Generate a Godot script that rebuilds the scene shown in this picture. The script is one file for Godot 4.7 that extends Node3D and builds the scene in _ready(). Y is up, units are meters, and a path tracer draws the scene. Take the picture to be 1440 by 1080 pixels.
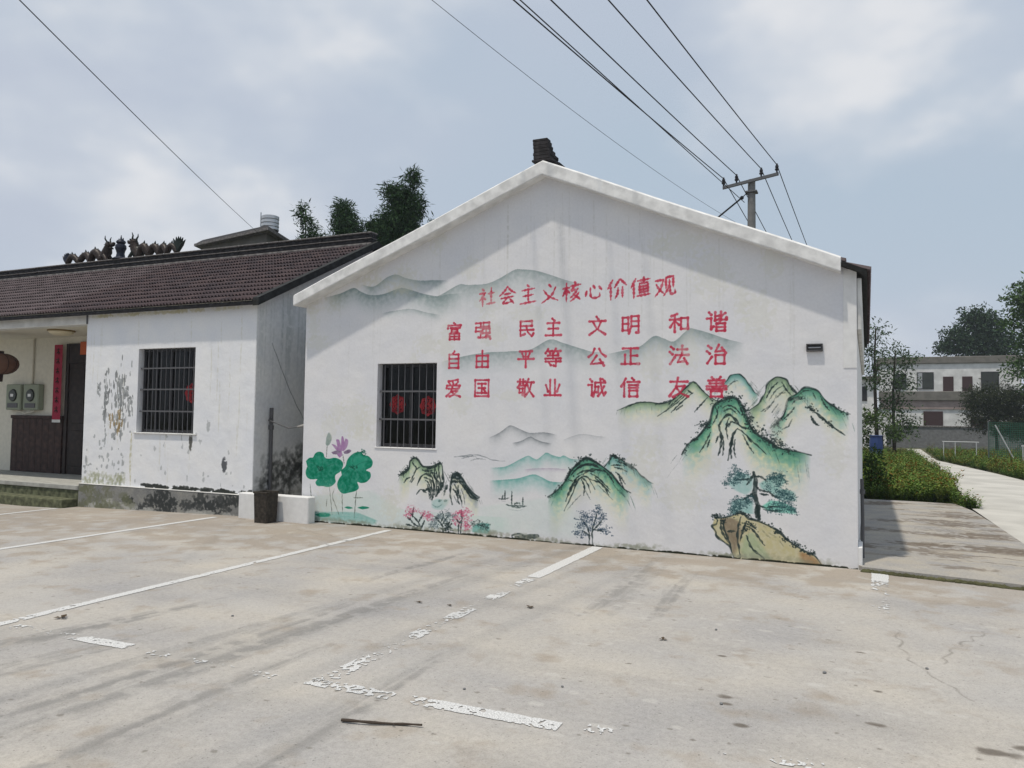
extends Node3D
# A white gabled village house with a painted mural, a tiled house beside it, and a concrete yard.
# World: the mural wall is the plane z = 0, x runs along it, y is up, metres.

# ---------------------------------------------------------------- drawing surface for painted and stained walls
class Canvas:
	var w: int
	var h: int
	var k: float            # pixels per metre
	var ox: float
	var oy: float           # world position of the upper left corner (y down the picture)
	var r := PackedFloat32Array()
	var g := PackedFloat32Array()
	var b := PackedFloat32Array()
	var mask := PackedFloat32Array()
	var touched := PackedInt32Array()
	var nz: PackedByteArray
	var rng := RandomNumberGenerator.new()

	func _init(width: int, height: int, per_m: float, left: float, top: float, seed_: int) -> void:
		w = width; h = height; k = per_m; ox = left; oy = top
		r.resize(w * h); g.resize(w * h); b.resize(w * h); mask.resize(w * h)
		rng.seed = seed_
		nz = noise_bytes(seed_, 0.045, 3)

	func noise_bytes(s: int, f: float, oct: int, stretch := Vector2.ONE) -> PackedByteArray:
		var n := FastNoiseLite.new()
		n.seed = s
		n.noise_type = FastNoiseLite.TYPE_SIMPLEX_SMOOTH
		n.frequency = f
		n.fractal_octaves = oct
		if stretch == Vector2.ONE:
			return n.get_image(w, h, false, false, false).get_data()
		var im := n.get_image(maxi(8, int(w * stretch.x)), maxi(8, int(h * stretch.y)), false, false, false)
		im.resize(w, h, Image.INTERPOLATE_CUBIC)
		return im.get_data()

	func fill(c: Color, coarse: float, fine: float, seed_: int, f0 := 0.004, f1 := 0.06, tint := 0.0) -> void:
		var n0 := noise_bytes(seed_, f0, 4)
		var n1 := noise_bytes(seed_ + 1, f1, 4)
		for i in w * h:
			var a := (n0[i] - 128) * 0.0078
			var v := 1.0 + a * coarse + (n1[i] - 128) * 0.0078 * fine
			r[i] = c.r * v
			g[i] = c.g * v * (1.0 - 0.3 * tint * a)
			b[i] = c.b * v * (1.0 - tint * a)

	func put(i: int, c: Color, a: float) -> void:
		r[i] += (c.r - r[i]) * a
		g[i] += (c.g - g[i]) * a
		b[i] += (c.b - b[i]) * a

	func px(p: Vector2) -> Vector2:
		return Vector2((p.x - ox) * k, (oy - p.y) * k)

	func stamp(p: Vector2, rad: float, soft: float) -> void:
		var x0 := maxi(0, int(p.x - rad - soft)); var x1 := mini(w - 1, int(p.x + rad + soft) + 1)
		var y0 := maxi(0, int(p.y - rad - soft)); var y1 := mini(h - 1, int(p.y + rad + soft) + 1)
		for y in range(y0, y1 + 1):
			var dy := y - p.y
			for x in range(x0, x1 + 1):
				var dx := x - p.x
				var d := sqrt(dx * dx + dy * dy)
				var m := clampf((rad + soft - d) / (2.0 * soft), 0.0, 1.0)
				if m > 0.0:
					var i := y * w + x
					if mask[i] == 0.0:
						touched.append(i)
					if m > mask[i]:
						mask[i] = m

	func flush(c: Color, a: float, dry: float) -> void:
		for i in touched:
			var m := mask[i] * a * (1.0 - dry * clampf((nz[i] - 118) * 0.02, 0.0, 1.0))
			put(i, c, m)
			mask[i] = 0.0
		touched.clear()

	func curve(pts: PackedVector2Array) -> PackedVector2Array:
		if pts.size() < 3:
			return pts
		var o := PackedVector2Array()
		for s in pts.size() - 1:
			var p0 := pts[maxi(0, s - 1)]; var p3 := pts[mini(pts.size() - 1, s + 2)]
			for t in 6:
				o.append(pts[s].cubic_interpolate(pts[s + 1], p0, p3, t / 6.0))
		o.append(pts[-1])
		return o

	# pts in metres, width in metres; profile: 0 even brush, 1 tapering at both ends, 2 lettering brush
	func ink(pts: PackedVector2Array, width: float, c: Color, a: float, profile := 1, dry := 0.3, wob := 0.0) -> void:
		var q := pts if profile == 2 else curve(pts)
		var total := 0.0
		for s in q.size() - 1:
			total += q[s].distance_to(q[s + 1])
		if total <= 0.0:
			return
		var run := 0.0
		var rad := width * k * 0.5
		var ph := rng.randf() * 10.0
		for s in q.size() - 1:
			var seg := q[s].distance_to(q[s + 1])
			var steps := maxi(1, int(seg * k / maxf(0.6, rad * 0.35)))
			for t in steps + 1:
				var u := (run + seg * t / steps) / total
				var rr := rad
				if profile == 1:
					rr *= 0.35 + 0.65 * sin(PI * clampf(u * 0.86 + 0.1, 0.0, 1.0))
					rr *= 1.0 + (0.32 if width < 0.03 else 0.08) * sin(u * 23.0 + ph)
				elif profile == 2:
					rr *= 0.74 + 0.42 * pow(absf(2.0 * u - 1.0), 2.0) + 0.16 * u + 0.05 * sin(u * 17.0 + ph)
				var p := px(q[s].lerp(q[s + 1], float(t) / steps))
				if wob > 0.0:
					p += Vector2(sin(u * 31.0 + ph), cos(u * 37.0 + ph * 2.0)) * wob * k
				stamp(p, maxf(0.35, rr), 0.8)
			run += seg
		flush(c, a, dry)

	func top_at(q: PackedVector2Array, x: float) -> float:
		var best := 1e9
		for s in q.size() - 1:
			var p0 := q[s]; var p1 := q[s + 1]
			if (x >= p0.x and x <= p1.x) or (x <= p0.x and x >= p1.x):
				var y := p0.y if absf(p1.x - p0.x) < 0.01 else lerpf(p0.y, p1.y, (x - p0.x) / (p1.x - p0.x))
				best = minf(best, y)
		return best

	# a wash of paint that hangs below a ridge line and thins out downwards, as the mural is painted
	func ridge(pts: PackedVector2Array, depth: float, c0: Color, c1: Color, a: float, edge: float, edge_c: Color) -> void:
		var q := PackedVector2Array()
		for p in curve(pts):
			q.append(px(p))
		var lo := 1e9; var hi := -1e9
		for p in q:
			lo = minf(lo, p.x); hi = maxf(hi, p.x)
		var d := depth * k
		for x in range(maxi(0, int(lo)), mini(w - 1, int(hi)) + 1):
			var top := top_at(q, x)
			if top > 1e8:
				continue
			var ends := clampf(minf(x - lo, hi - x) / (0.12 * (hi - lo)), 0.0, 1.0)
			for y in range(maxi(0, int(top)), mini(h - 1, int(top + d))):
				var t := (y - top) / d
				var i := y * w + x
				var m := a * pow(1.0 - t, 1.3) * ends * (0.72 + 0.0045 * nz[i])
				if edge > 0.0:
					put(i, edge_c, edge * 0.55 * ends * exp(-(y - top) / 3.2))
				put(i, c0.lerp(c1, clampf(t * 1.5 + (0.0 if edge > 0.0 else (nz[i] - 120) * 0.006), 0.0, 1.0)), minf(m, 1.0))

	func wash(pts: PackedVector2Array, c: Color, a: float, feather: float) -> void:
		var q := PackedVector2Array()
		var lo := Vector2(1e9, 1e9); var hi := -lo
		for p in (curve(pts) if feather < 0.03 else pts):
			var v := px(p)
			q.append(v); lo = lo.min(v); hi = hi.max(v)
		var f := maxf(1.0, feather * k)
		for y in range(maxi(0, int(lo.y - f)), mini(h - 1, int(hi.y + f)) + 1):
			var cross := []
			for s in q.size():
				var p0 := q[s]; var p1 := q[(s + 1) % q.size()]
				if (p0.y <= y) != (p1.y <= y):
					cross.append(p0.x + (y - p0.y) / (p1.y - p0.y) * (p1.x - p0.x))
			cross.sort()
			var vy := clampf(minf(y - lo.y + f * 0.5, hi.y + f * 0.5 - y) / f, 0.0, 1.0)
			for s in range(0, cross.size() - 1, 2):
				var xa: float = cross[s]; var xb: float = cross[s + 1]
				for x in range(maxi(0, int(xa - f * 0.5)), mini(w - 1, int(xb + f * 0.5)) + 1):
					var m := clampf(minf(x - xa + f * 0.5, xb + f * 0.5 - x) / f, 0.0, 1.0) * vy
					var i := y * w + x
					put(i, c, a * m * (0.7 + 0.0047 * nz[i] * 0.5 + 0.06))

	# an irregular patch: noise cut off inside an ellipse
	func blotch(at: Vector2, rad: Vector2, c: Color, a: float, thr := 0.45, hard := 6.0) -> void:
		var p := px(at); var rx := rad.x * k; var ry := rad.y * k
		for y in range(maxi(0, int(p.y - ry)), mini(h - 1, int(p.y + ry)) + 1):
			for x in range(maxi(0, int(p.x - rx)), mini(w - 1, int(p.x + rx)) + 1):
				var e := Vector2((x - p.x) / rx, (y - p.y) / ry).length()
				if e < 1.0:
					var i := y * w + x
					var m := clampf((nz[i] / 255.0 * 0.9 + (1.0 - e) * 0.55 - thr) * hard, 0.0, 1.0)
					put(i, c, a * m * clampf((1.0 - e) * 4.0, 0.0, 1.0))

	func dabs(pts: PackedVector2Array, n: int, rad: float, spread: float, c: Color, a: float) -> void:
		for pass_ in 3:
			for j in n / 2 + 1:
				var p := px(pts[rng.randi() % pts.size()] + Vector2(rng.randfn(), rng.randfn()) * spread * 0.55)
				var rr := rad * k * rng.randf_range(0.35, 0.85)
				for t in 3:
					stamp(p + Vector2(rng.randfn() * 1.7, rng.randfn() * 0.6) * rr, rr * rng.randf_range(0.4, 0.9), 0.7)
			flush(c, minf(1.0, a * [0.75, 0.95, 1.12][pass_]), 0.15)

	func texture() -> ImageTexture:
		var d := PackedByteArray()
		d.resize(w * h * 3)
		for i in w * h:
			d[3 * i] = clampi(int(r[i] * 255.0 + 0.5), 0, 255)
			d[3 * i + 1] = clampi(int(g[i] * 255.0 + 0.5), 0, 255)
			d[3 * i + 2] = clampi(int(b[i] * 255.0 + 0.5), 0, 255)
		return ImageTexture.create_from_image(Image.create_from_data(w, h, false, Image.FORMAT_RGB8, d))


# ---------------------------------------------------------------- mesh building
class MB:
	var v := PackedVector3Array()
	var n := PackedVector3Array()
	var c := PackedColorArray()
	var uv := PackedVector2Array()
	var color := Color.WHITE
	var colored := false

	func vert(p: Vector3, nn: Vector3) -> void:
		v.append(p); n.append(nn)
		if colored:
			c.append(color)

	func tri(a: Vector3, b: Vector3, d: Vector3) -> void:      # anticlockwise seen from outside
		var nn := (b - a).cross(d - a).normalized()
		vert(a, nn); vert(d, nn); vert(b, nn)

	func quad(a: Vector3, b: Vector3, d: Vector3, e: Vector3) -> void:
		tri(a, b, d); tri(a, d, e)

	func tri_n(a: Vector3, b: Vector3, d: Vector3, na: Vector3, nb: Vector3, nd: Vector3) -> void:
		vert(a, na); vert(d, nd); vert(b, nb)

	func quad_n(p: Array, q: Array) -> void:
		tri_n(p[0], p[1], p[2], q[0], q[1], q[2]); tri_n(p[0], p[2], p[3], q[0], q[2], q[3])

	func hexa(p: Array) -> void:       # eight corners: bottom 0-3 anticlockwise seen from above, top 4-7 above them
		quad(p[3], p[2], p[1], p[0]); quad(p[4], p[5], p[6], p[7])
		for i in 4:
			var j := (i + 1) % 4
			quad(p[i], p[j], p[j + 4], p[i + 4])

	func box(lo: Vector3, hi: Vector3) -> void:
		hexa([Vector3(lo.x, lo.y, hi.z), Vector3(hi.x, lo.y, hi.z), Vector3(hi.x, lo.y, lo.z), Vector3(lo.x, lo.y, lo.z),
			Vector3(lo.x, hi.y, hi.z), Vector3(hi.x, hi.y, hi.z), Vector3(hi.x, hi.y, lo.z), Vector3(lo.x, hi.y, lo.z)])

	# a box with chamfered edges
	func cbox(lo: Vector3, hi: Vector3, bev: float) -> void:
		var m := (lo + hi) * 0.5
		var s := (hi - lo) * 0.5
		bev = minf(bev, minf(s.x, minf(s.y, s.z)) * 0.6)
		var i := s - Vector3.ONE * bev
		for ax in 3:
			var u := (ax + 1) % 3; var t := (ax + 2) % 3
			for sg in [-1.0, 1.0]:
				var q := []
				for e in [[-1, -1], [1, -1], [1, 1], [-1, 1]]:
					var p := Vector3.ZERO
					p[ax] = sg * s[ax]; p[u] = e[0] * i[u]; p[t] = e[1] * i[t]
					q.append(m + p)
				if sg > 0: quad(q[0], q[1], q[2], q[3])
				else: quad(q[3], q[2], q[1], q[0])
			for su in [-1.0, 1.0]:
				for st in [-1.0, 1.0]:
					var p0 := Vector3.ZERO; var p1 := Vector3.ZERO
					p0[u] = su * s[u]; p0[t] = st * i[t]; p1[u] = su * i[u]; p1[t] = st * s[t]
					var a := p0; var b := p0; var d := p1; var e2 := p1
					a[ax] = -i[ax]; b[ax] = i[ax]; d[ax] = i[ax]; e2[ax] = -i[ax]
					if su * st > 0: quad(m + e2, m + d, m + b, m + a)
					else: quad(m + a, m + b, m + d, m + e2)
		for x in [-1.0, 1.0]:
			for y in [-1.0, 1.0]:
				for z in [-1.0, 1.0]:
					var a := m + Vector3(x * s.x, y * i.y, z * i.z)
					var b := m + Vector3(x * i.x, y * s.y, z * i.z)
					var d := m + Vector3(x * i.x, y * i.y, z * s.z)
					if x * y * z > 0: tri(a, b, d)
					else: tri(a, d, b)

	# flat polygon in the plane of axes (0,1), pushed out between z0 and z1
	func prism(poly: PackedVector2Array, z0: float, z1: float, map := Basis.IDENTITY, at := Vector3.ZERO) -> void:
		var pts := poly
		if Geometry2D.is_polygon_clockwise(pts):       # Godot's test has y up here: make it anticlockwise
			pts = poly.duplicate(); pts.reverse()
		var idx := Geometry2D.triangulate_polygon(pts)
		for i in range(0, idx.size(), 3):
			var a := pts[idx[i]]; var b := pts[idx[i + 1]]; var d := pts[idx[i + 2]]
			if (b - a).cross(d - a) < 0:
				var sw := b; b = d; d = sw
			tri(at + map * Vector3(a.x, a.y, z1), at + map * Vector3(b.x, b.y, z1), at + map * Vector3(d.x, d.y, z1))
			tri(at + map * Vector3(a.x, a.y, z0), at + map * Vector3(d.x, d.y, z0), at + map * Vector3(b.x, b.y, z0))
		for i in pts.size():
			var a := pts[i]; var b := pts[(i + 1) % pts.size()]
			quad(at + map * Vector3(a.x, a.y, z0), at + map * Vector3(b.x, b.y, z0), at + map * Vector3(b.x, b.y, z1), at + map * Vector3(a.x, a.y, z1))

	func tube(path: Array, rad: Array, seg := 8, caps := true) -> void:
		var rings := []
		var prev := Vector3.UP
		for i in path.size():
			var d: Vector3 = ((path[mini(i + 1, path.size() - 1)] as Vector3) - (path[maxi(i - 1, 0)] as Vector3)).normalized()
			var s := d.cross(prev)
			if s.length() < 0.05:
				s = d.cross(Vector3.RIGHT)
			if s.length() < 0.05:
				s = d.cross(Vector3.BACK)
			s = s.normalized()
			var u := s.cross(d).normalized()
			prev = u
			var ring := []
			for j in seg:
				var a := TAU * j / seg
				ring.append(s * cos(a) + u * sin(a))
			rings.append(ring)
		for i in path.size() - 1:
			for j in seg:
				var j2 := (j + 1) % seg
				var a: Vector3 = rings[i][j]; var b: Vector3 = rings[i][j2]; var d: Vector3 = rings[i + 1][j2]; var e: Vector3 = rings[i + 1][j]
				quad_n([path[i] + b * rad[i], path[i] + a * rad[i], path[i + 1] + e * rad[i + 1], path[i + 1] + d * rad[i + 1]], [b, a, e, d])
		if caps:
			for j in seg:
				var j2 := (j + 1) % seg
				tri(path[0], path[0] + rings[0][j] * rad[0], path[0] + rings[0][j2] * rad[0])
				var l := path.size() - 1
				tri(path[l], path[l] + rings[l][j2] * rad[l], path[l] + rings[l][j] * rad[l])

	func lathe(at: Vector3, prof: Array, seg := 16) -> void:     # prof: [radius, height] upwards
		for i in prof.size() - 1:
			var p0: Array = prof[i]; var p1: Array = prof[i + 1]
			var sl := Vector2(p1[1] - p0[1], p0[0] - p1[0]).normalized()
			for j in seg:
				var a0 := TAU * j / seg; var a1 := TAU * (j + 1) / seg
				var d0 := Vector3(cos(a0), 0, -sin(a0)); var d1 := Vector3(cos(a1), 0, -sin(a1))
				var q := [at + d0 * p0[0] + Vector3.UP * p0[1], at + d1 * p0[0] + Vector3.UP * p0[1], at + d1 * p1[0] + Vector3.UP * p1[1], at + d0 * p1[0] + Vector3.UP * p1[1]]
				var n0 := (d0 * sl.x + Vector3.UP * sl.y); var n1 := (d1 * sl.x + Vector3.UP * sl.y)
				quad_n(q, [n0, n1, n1, n0])

	func ball(at: Vector3, rad: Vector3, seg := 12, rows := 8, turn := Basis.IDENTITY) -> void:
		for i in rows:
			var t0 := PI * i / rows - PI / 2; var t1 := PI * (i + 1) / rows - PI / 2
			for j in seg:
				var a0 := TAU * j / seg; var a1 := TAU * (j + 1) / seg
				var p := []; var q := []
				for e in [[t0, a0], [t0, a1], [t1, a1], [t1, a0]]:
					var d := Vector3(cos(e[0]) * cos(e[1]), sin(e[0]), -cos(e[0]) * sin(e[1]))
					p.append(at + turn * (d * rad)); q.append((turn * (d / rad)).normalized())
				quad_n(p, q)

	# a leaf: two triangles folded a little along the middle
	func leaf(at: Vector3, dir: Vector3, side: Vector3, length: float, width: float) -> void:
		var up := side.cross(dir).normalized()
		var tip := at + dir * length
		var m := at + dir * length * 0.45
		var l := m + side * width * 0.5 + up * width * 0.12
		var r := m - side * width * 0.5 + up * width * 0.12
		tri(at, r, tip); tri(at, tip, l)

	func mesh() -> ArrayMesh:
		var a := []
		a.resize(Mesh.ARRAY_MAX)
		a[Mesh.ARRAY_VERTEX] = v
		a[Mesh.ARRAY_NORMAL] = n
		if colored:
			a[Mesh.ARRAY_COLOR] = c
		if uv.size() == v.size():
			a[Mesh.ARRAY_TEX_UV] = uv
		var m := ArrayMesh.new()
		m.add_surface_from_arrays(Mesh.PRIMITIVE_TRIANGLES, a)
		return m

	func map_uv(f: Callable) -> MB:
		uv.resize(v.size())
		for i in v.size():
			uv[i] = f.call(v[i])
		return self


var M := {}
var used := {}
var rng := RandomNumberGenerator.new()


func numbered(called: String) -> String:
	used[called] = used.get(called, -1) + 1
	return called if used[called] == 0 else "%s_%03d" % [called, used[called]]

func tag(o: Node3D, label: String, category: String, group := "", kind := "") -> Node3D:
	o.set_meta("label", label); o.set_meta("category", category)
	if group: o.set_meta("group", group)
	if kind: o.set_meta("kind", kind)
	return o

func thing(called: String, label: String, category: String, at := Vector3.ZERO, group := "", kind := "") -> Node3D:
	var o := Node3D.new()
	o.name = numbered(called); o.position = at
	add_child(o, true)
	return tag(o, label, category, group, kind)

# one named mesh under a parent; vertices are in world metres and are moved to the parent's own axes
func part(called: String, mb: MB, m: Material, parent: Node3D) -> MeshInstance3D:
	var o := MeshInstance3D.new()
	o.name = called
	o.mesh = mb.mesh()
	o.mesh.surface_set_material(0, m)
	var p := Vector3.ZERO
	var q := parent
	while q and q != self:
		p += q.position
		q = q.get_parent() as Node3D
	o.position = -p
	parent.add_child(o, true)
	return o

func single(called: String, mb: MB, m: Material, label: String, category: String, group := "", kind := "") -> MeshInstance3D:
	var o := MeshInstance3D.new()
	o.name = numbered(called)
	o.mesh = mb.mesh()
	o.mesh.surface_set_material(0, m)
	add_child(o, true)
	tag(o, label, category, group, kind)
	return o

func lin(r: float, g: float, b: float) -> Color:
	return Color(r, g, b).linear_to_srgb()

func grey_noise(seed_: int, f: float, oct: int, lo: float, hi: float, size := 256, gain := 1.0) -> ImageTexture:
	var n := FastNoiseLite.new()
	n.seed = seed_; n.frequency = f; n.fractal_octaves = oct
	n.noise_type = FastNoiseLite.TYPE_SIMPLEX_SMOOTH
	var src := n.get_seamless_image(size, size, false, false, 0.2, true).get_data()
	var d := PackedByteArray()
	d.resize(size * size)
	for i in d.size():
		d[i] = int(255.0 * lerpf(lo, hi, clampf((src[i] / 255.0 - 0.5) * gain + 0.5, 0.0, 1.0)))
	return ImageTexture.create_from_image(Image.create_from_data(size, size, false, Image.FORMAT_L8, d))

# a plain material; noise varies its tone with a grain fixed in the world
func mat(c: Color, rough := 0.85, noise: Texture2D = null, scale := 1.0, bump := 0.0) -> StandardMaterial3D:
	var m := StandardMaterial3D.new()
	m.albedo_color = c
	m.roughness = rough
	m.metallic_specular = 0.35
	if noise:
		m.albedo_texture = noise
		m.uv1_triplanar = true; m.uv1_world_triplanar = true
		m.uv1_scale = Vector3.ONE * scale
		if bump > 0.0:
			m.heightmap_enabled = true
			m.heightmap_texture = noise
			m.heightmap_scale = bump
	return m

func tex_mat(t: Texture2D, rough := 0.9) -> StandardMaterial3D:
	var m := StandardMaterial3D.new()
	m.albedo_texture = t
	m.roughness = rough
	m.metallic_specular = 0.3
	m.texture_repeat = false
	return m

func leaf_mat(back: Color) -> StandardMaterial3D:
	var m := StandardMaterial3D.new()
	m.vertex_color_use_as_albedo = true
	m.roughness = 0.8
	m.metallic_specular = 0.2
	m.backlight_enabled = true
	m.backlight = back
	m.cull_mode = BaseMaterial3D.CULL_DISABLED
	return m

func v2(a: Array, s := 0.01) -> PackedVector2Array:
	var o := PackedVector2Array()
	for i in range(0, a.size(), 2):
		o.append(Vector2(a[i], a[i + 1]) * s)
	return o

# the yard falls slightly towards the tiled house
func gh(x: float) -> float:
	return -0.023 * clampf(-1.0 - x, 0.0, 5.0)

# ---------------------------------------------------------------- the wall lettering, stroke by stroke on a 100 x 100 square, y down
const SPEECH := [[14,6,24,18],[4,36,24,36],[24,36,24,90],[24,90,36,76]]
const PERSON := [[27,4,4,44],[19,28,19,96]]
const WATER := [[10,8,24,20],[4,34,18,46],[6,94,28,62]]
const GLYPHS := {
	"社": [[20,4,32,16],[6,28,40,28],[40,28,6,66],[24,48,24,96],[28,52,42,64],[56,36,90,36],[73,8,73,88],[48,88,98,88]],
	"会": [[50,4,30,28,4,46],[50,4,70,28,97,46],[32,42,68,42],[14,60,86,60],[50,60,28,88,80,84],[64,70,86,96]],
	"主": [[44,2,56,14],[16,26,84,26],[22,56,78,56],[50,26,50,92],[6,92,94,92]],
	"义": [[46,6,58,22],[82,26,60,64,8,94],[18,30,46,66,94,94]],
	"核": [[4,28,42,28],[24,4,24,96],[24,30,4,66],[26,38,42,56],[66,4,74,14],[46,22,98,22],[70,22,52,44,74,42],[84,40,64,66,44,80],[90,60,68,84,46,96],[72,72,96,96]],
	"心": [[14,46,8,72],[32,34,36,78,56,88,78,84,80,66],[46,24,56,42],[76,34,90,54]],
	"价": [[28,4,4,44],[20,28,20,96],[66,4,38,42],[66,4,98,40],[56,46,54,72,42,94],[78,46,78,96]],
	"值": [[26,4,4,44],[18,28,18,96],[36,16,96,16],[66,2,64,28],[46,30,46,84],[46,30,86,30],[86,30,86,84],[46,46,86,46],[46,60,86,60],[46,73,86,73],[34,88,98,88]],
	"观": [[6,18,44,18],[44,18,30,60,4,92],[10,36,26,62,46,84],[56,10,56,62],[56,10,90,10],[90,10,90,62],[72,22,70,56,46,94],[76,56,76,86,84,92,98,90,98,74]],
	"富": [[46,2,54,10],[10,16,8,32],[10,16,92,16],[92,16,86,30],[26,30,76,30],[32,40,32,54],[32,40,70,40],[70,40,70,54],[32,54,70,54],[20,64,20,96],[20,64,82,64],[82,64,82,96],[20,96,82,96],[20,80,82,80],[51,64,51,96]],
	"强": [[6,10,38,10],[38,10,38,34],[8,34,38,34],[8,34,6,56],[6,56,40,56],[40,56,36,92,22,90],[54,8,54,30],[54,8,90,8],[90,8,90,30],[54,30,90,30],[50,42,50,66],[50,42,94,42],[94,42,94,66],[50,66,94,66],[72,32,72,92],[48,92,94,86],[82,78,98,98]],
	"民": [[16,10,84,10],[84,10,84,36],[16,36,84,36],[16,10,16,90,42,80],[14,58,92,58],[50,36,60,70,84,94,94,78]],
	"文": [[46,2,56,16],[6,26,94,26],[72,26,54,66,8,96],[26,28,48,66,94,96]],
	"明": [[8,14,8,80],[8,14,38,14],[38,14,38,80],[8,46,38,46],[8,80,38,80],[54,8,54,60,42,96],[54,8,92,8],[92,8,92,94,80,92],[54,34,92,34],[54,60,92,60]],
	"和": [[40,6,12,16],[4,34,50,34],[28,12,28,96],[28,38,6,72],[30,42,50,62],[60,28,60,82],[60,28,94,28],[94,28,94,82],[60,82,94,82]],
	"谐": [[44,6,44,46],[44,26,64,24],[42,48,64,40],[92,12,72,26],[72,4,72,44],[72,44,98,44],[98,44,98,34],[66,52,58,62],[50,62,50,98],[50,62,90,62],[90,62,90,98],[50,80,90,80],[50,98,90,98]],
	"自": [[54,2,44,16],[20,20,20,96],[20,20,80,20],[80,20,80,96],[20,44,80,44],[20,70,80,70],[20,96,80,96]],
	"由": [[14,30,14,94],[14,30,86,30],[86,30,86,94],[14,62,86,62],[14,94,86,94],[50,4,50,94]],
	"平": [[14,12,86,12],[28,24,36,42],[74,22,64,42],[4,54,96,54],[50,12,50,98]],
	"等": [[22,2,8,24],[18,14,46,14],[28,16,34,26],[66,2,54,22],[62,14,94,14],[74,16,80,26],[20,38,80,38],[50,28,50,54],[6,54,94,54],[8,70,94,70],[68,58,68,96,54,92],[28,76,38,90]],
	"公": [[36,8,26,34,4,50],[62,8,74,32,97,48],[48,44,16,88,82,82],[66,64,88,96]],
	"正": [[10,10,90,10],[52,10,52,90],[52,48,86,48],[22,42,22,90],[4,90,96,90]],
	"法": [[42,22,90,22],[66,4,66,50],[34,50,98,50],[62,50,44,86,84,80],[76,66,92,94]],
	"治": [[62,4,44,38,86,32],[76,18,94,44],[46,54,46,96],[46,54,88,54],[88,54,88,96],[46,96,88,96]],
	"爱": [[80,2,18,12],[20,18,28,30],[46,16,50,28],[80,14,68,30],[8,36,6,50],[8,36,92,36],[92,36,86,48],[20,54,80,54],[44,44,30,76,6,96],[38,68,76,66],[76,66,54,88,26,98],[40,72,64,90,94,98]],
	"国": [[8,6,8,96],[8,6,92,6],[92,6,92,96],[8,96,92,96],[26,26,74,26],[30,50,70,50],[50,26,50,78],[22,78,78,78],[62,58,70,68]],
	"敬": [[4,16,50,16],[18,4,18,26],[36,4,36,26],[16,28,4,48],[14,38,48,38],[48,38,46,90,34,88],[14,54,14,76],[14,54,34,54],[34,54,34,76],[14,76,34,76],[68,2,54,34],[64,20,98,20],[86,20,76,62,48,96],[62,36,76,68,98,96]],
	"业": [[36,8,36,90],[64,8,64,90],[12,36,24,70],[90,34,76,70],[4,90,96,90]],
	"诚": [[42,24,96,24],[42,24,42,60,32,96],[42,46,60,46],[60,46,58,76,50,74],[70,4,76,56,90,92,98,76],[90,44,74,76,58,94],[82,6,92,16]],
	"信": [[60,2,70,12],[36,22,98,22],[44,38,90,38],[44,52,90,52],[46,66,46,96],[46,66,88,66],[88,66,88,96],[46,96,88,96]],
	"友": [[8,22,92,22],[46,2,36,50,4,94],[36,46,78,44],[78,44,56,78,22,98],[38,52,60,80,96,96]],
	"善": [[28,2,36,12],[70,0,62,12],[12,18,88,18],[18,32,82,32],[50,14,50,58],[4,46,96,46],[30,48,36,56],[70,48,62,58],[4,60,96,60],[24,70,24,96],[24,70,76,70],[76,70,76,96],[24,96,76,96]],
}
const RADICAL := {"谐": SPEECH, "诚": SPEECH, "信": PERSON, "法": WATER, "治": WATER}
const PAINT := {
	"mist": Color(0.53, 0.59, 0.59), "grey": Color(0.42, 0.45, 0.47), "teal": Color(0.42, 0.66, 0.63), "mauve": Color(0.62, 0.55, 0.65), "green": Color(0.36, 0.62, 0.52), "sage": Color(0.57, 0.68, 0.56),
	"ochre": Color(0.82, 0.82, 0.67), "slate": Color(0.38, 0.44, 0.46), "ink": Color(0.15, 0.20, 0.20), "pool": Color(0.70, 0.81, 0.77), "pink": Color(0.74, 0.34, 0.46), "navy": Color(0.22, 0.29, 0.36),
	"aqua": Color(0.36, 0.74, 0.64), "pine": Color(0.16, 0.28, 0.30), "rock": Color(0.74, 0.71, 0.56), "rust": Color(0.58, 0.42, 0.28), "umber": Color(0.42, 0.36, 0.32), "stem": Color(0.33, 0.36, 0.33),
	"lotus": Color(0.11, 0.50, 0.40), "lotuslight": Color(0.24, 0.62, 0.52), "lotusdark": Color(0.06, 0.30, 0.24), "bud": Color(0.54, 0.60, 0.58), "petal": Color(0.62, 0.48, 0.64), "petaldark": Color(0.47, 0.40, 0.50),
}
const LETTER_RED := Color(0.690, 0.190, 0.280)
const COLUMNS := [2.58, 3.02, 3.665, 4.05, 4.65, 5.085, 5.69, 6.135]
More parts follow.
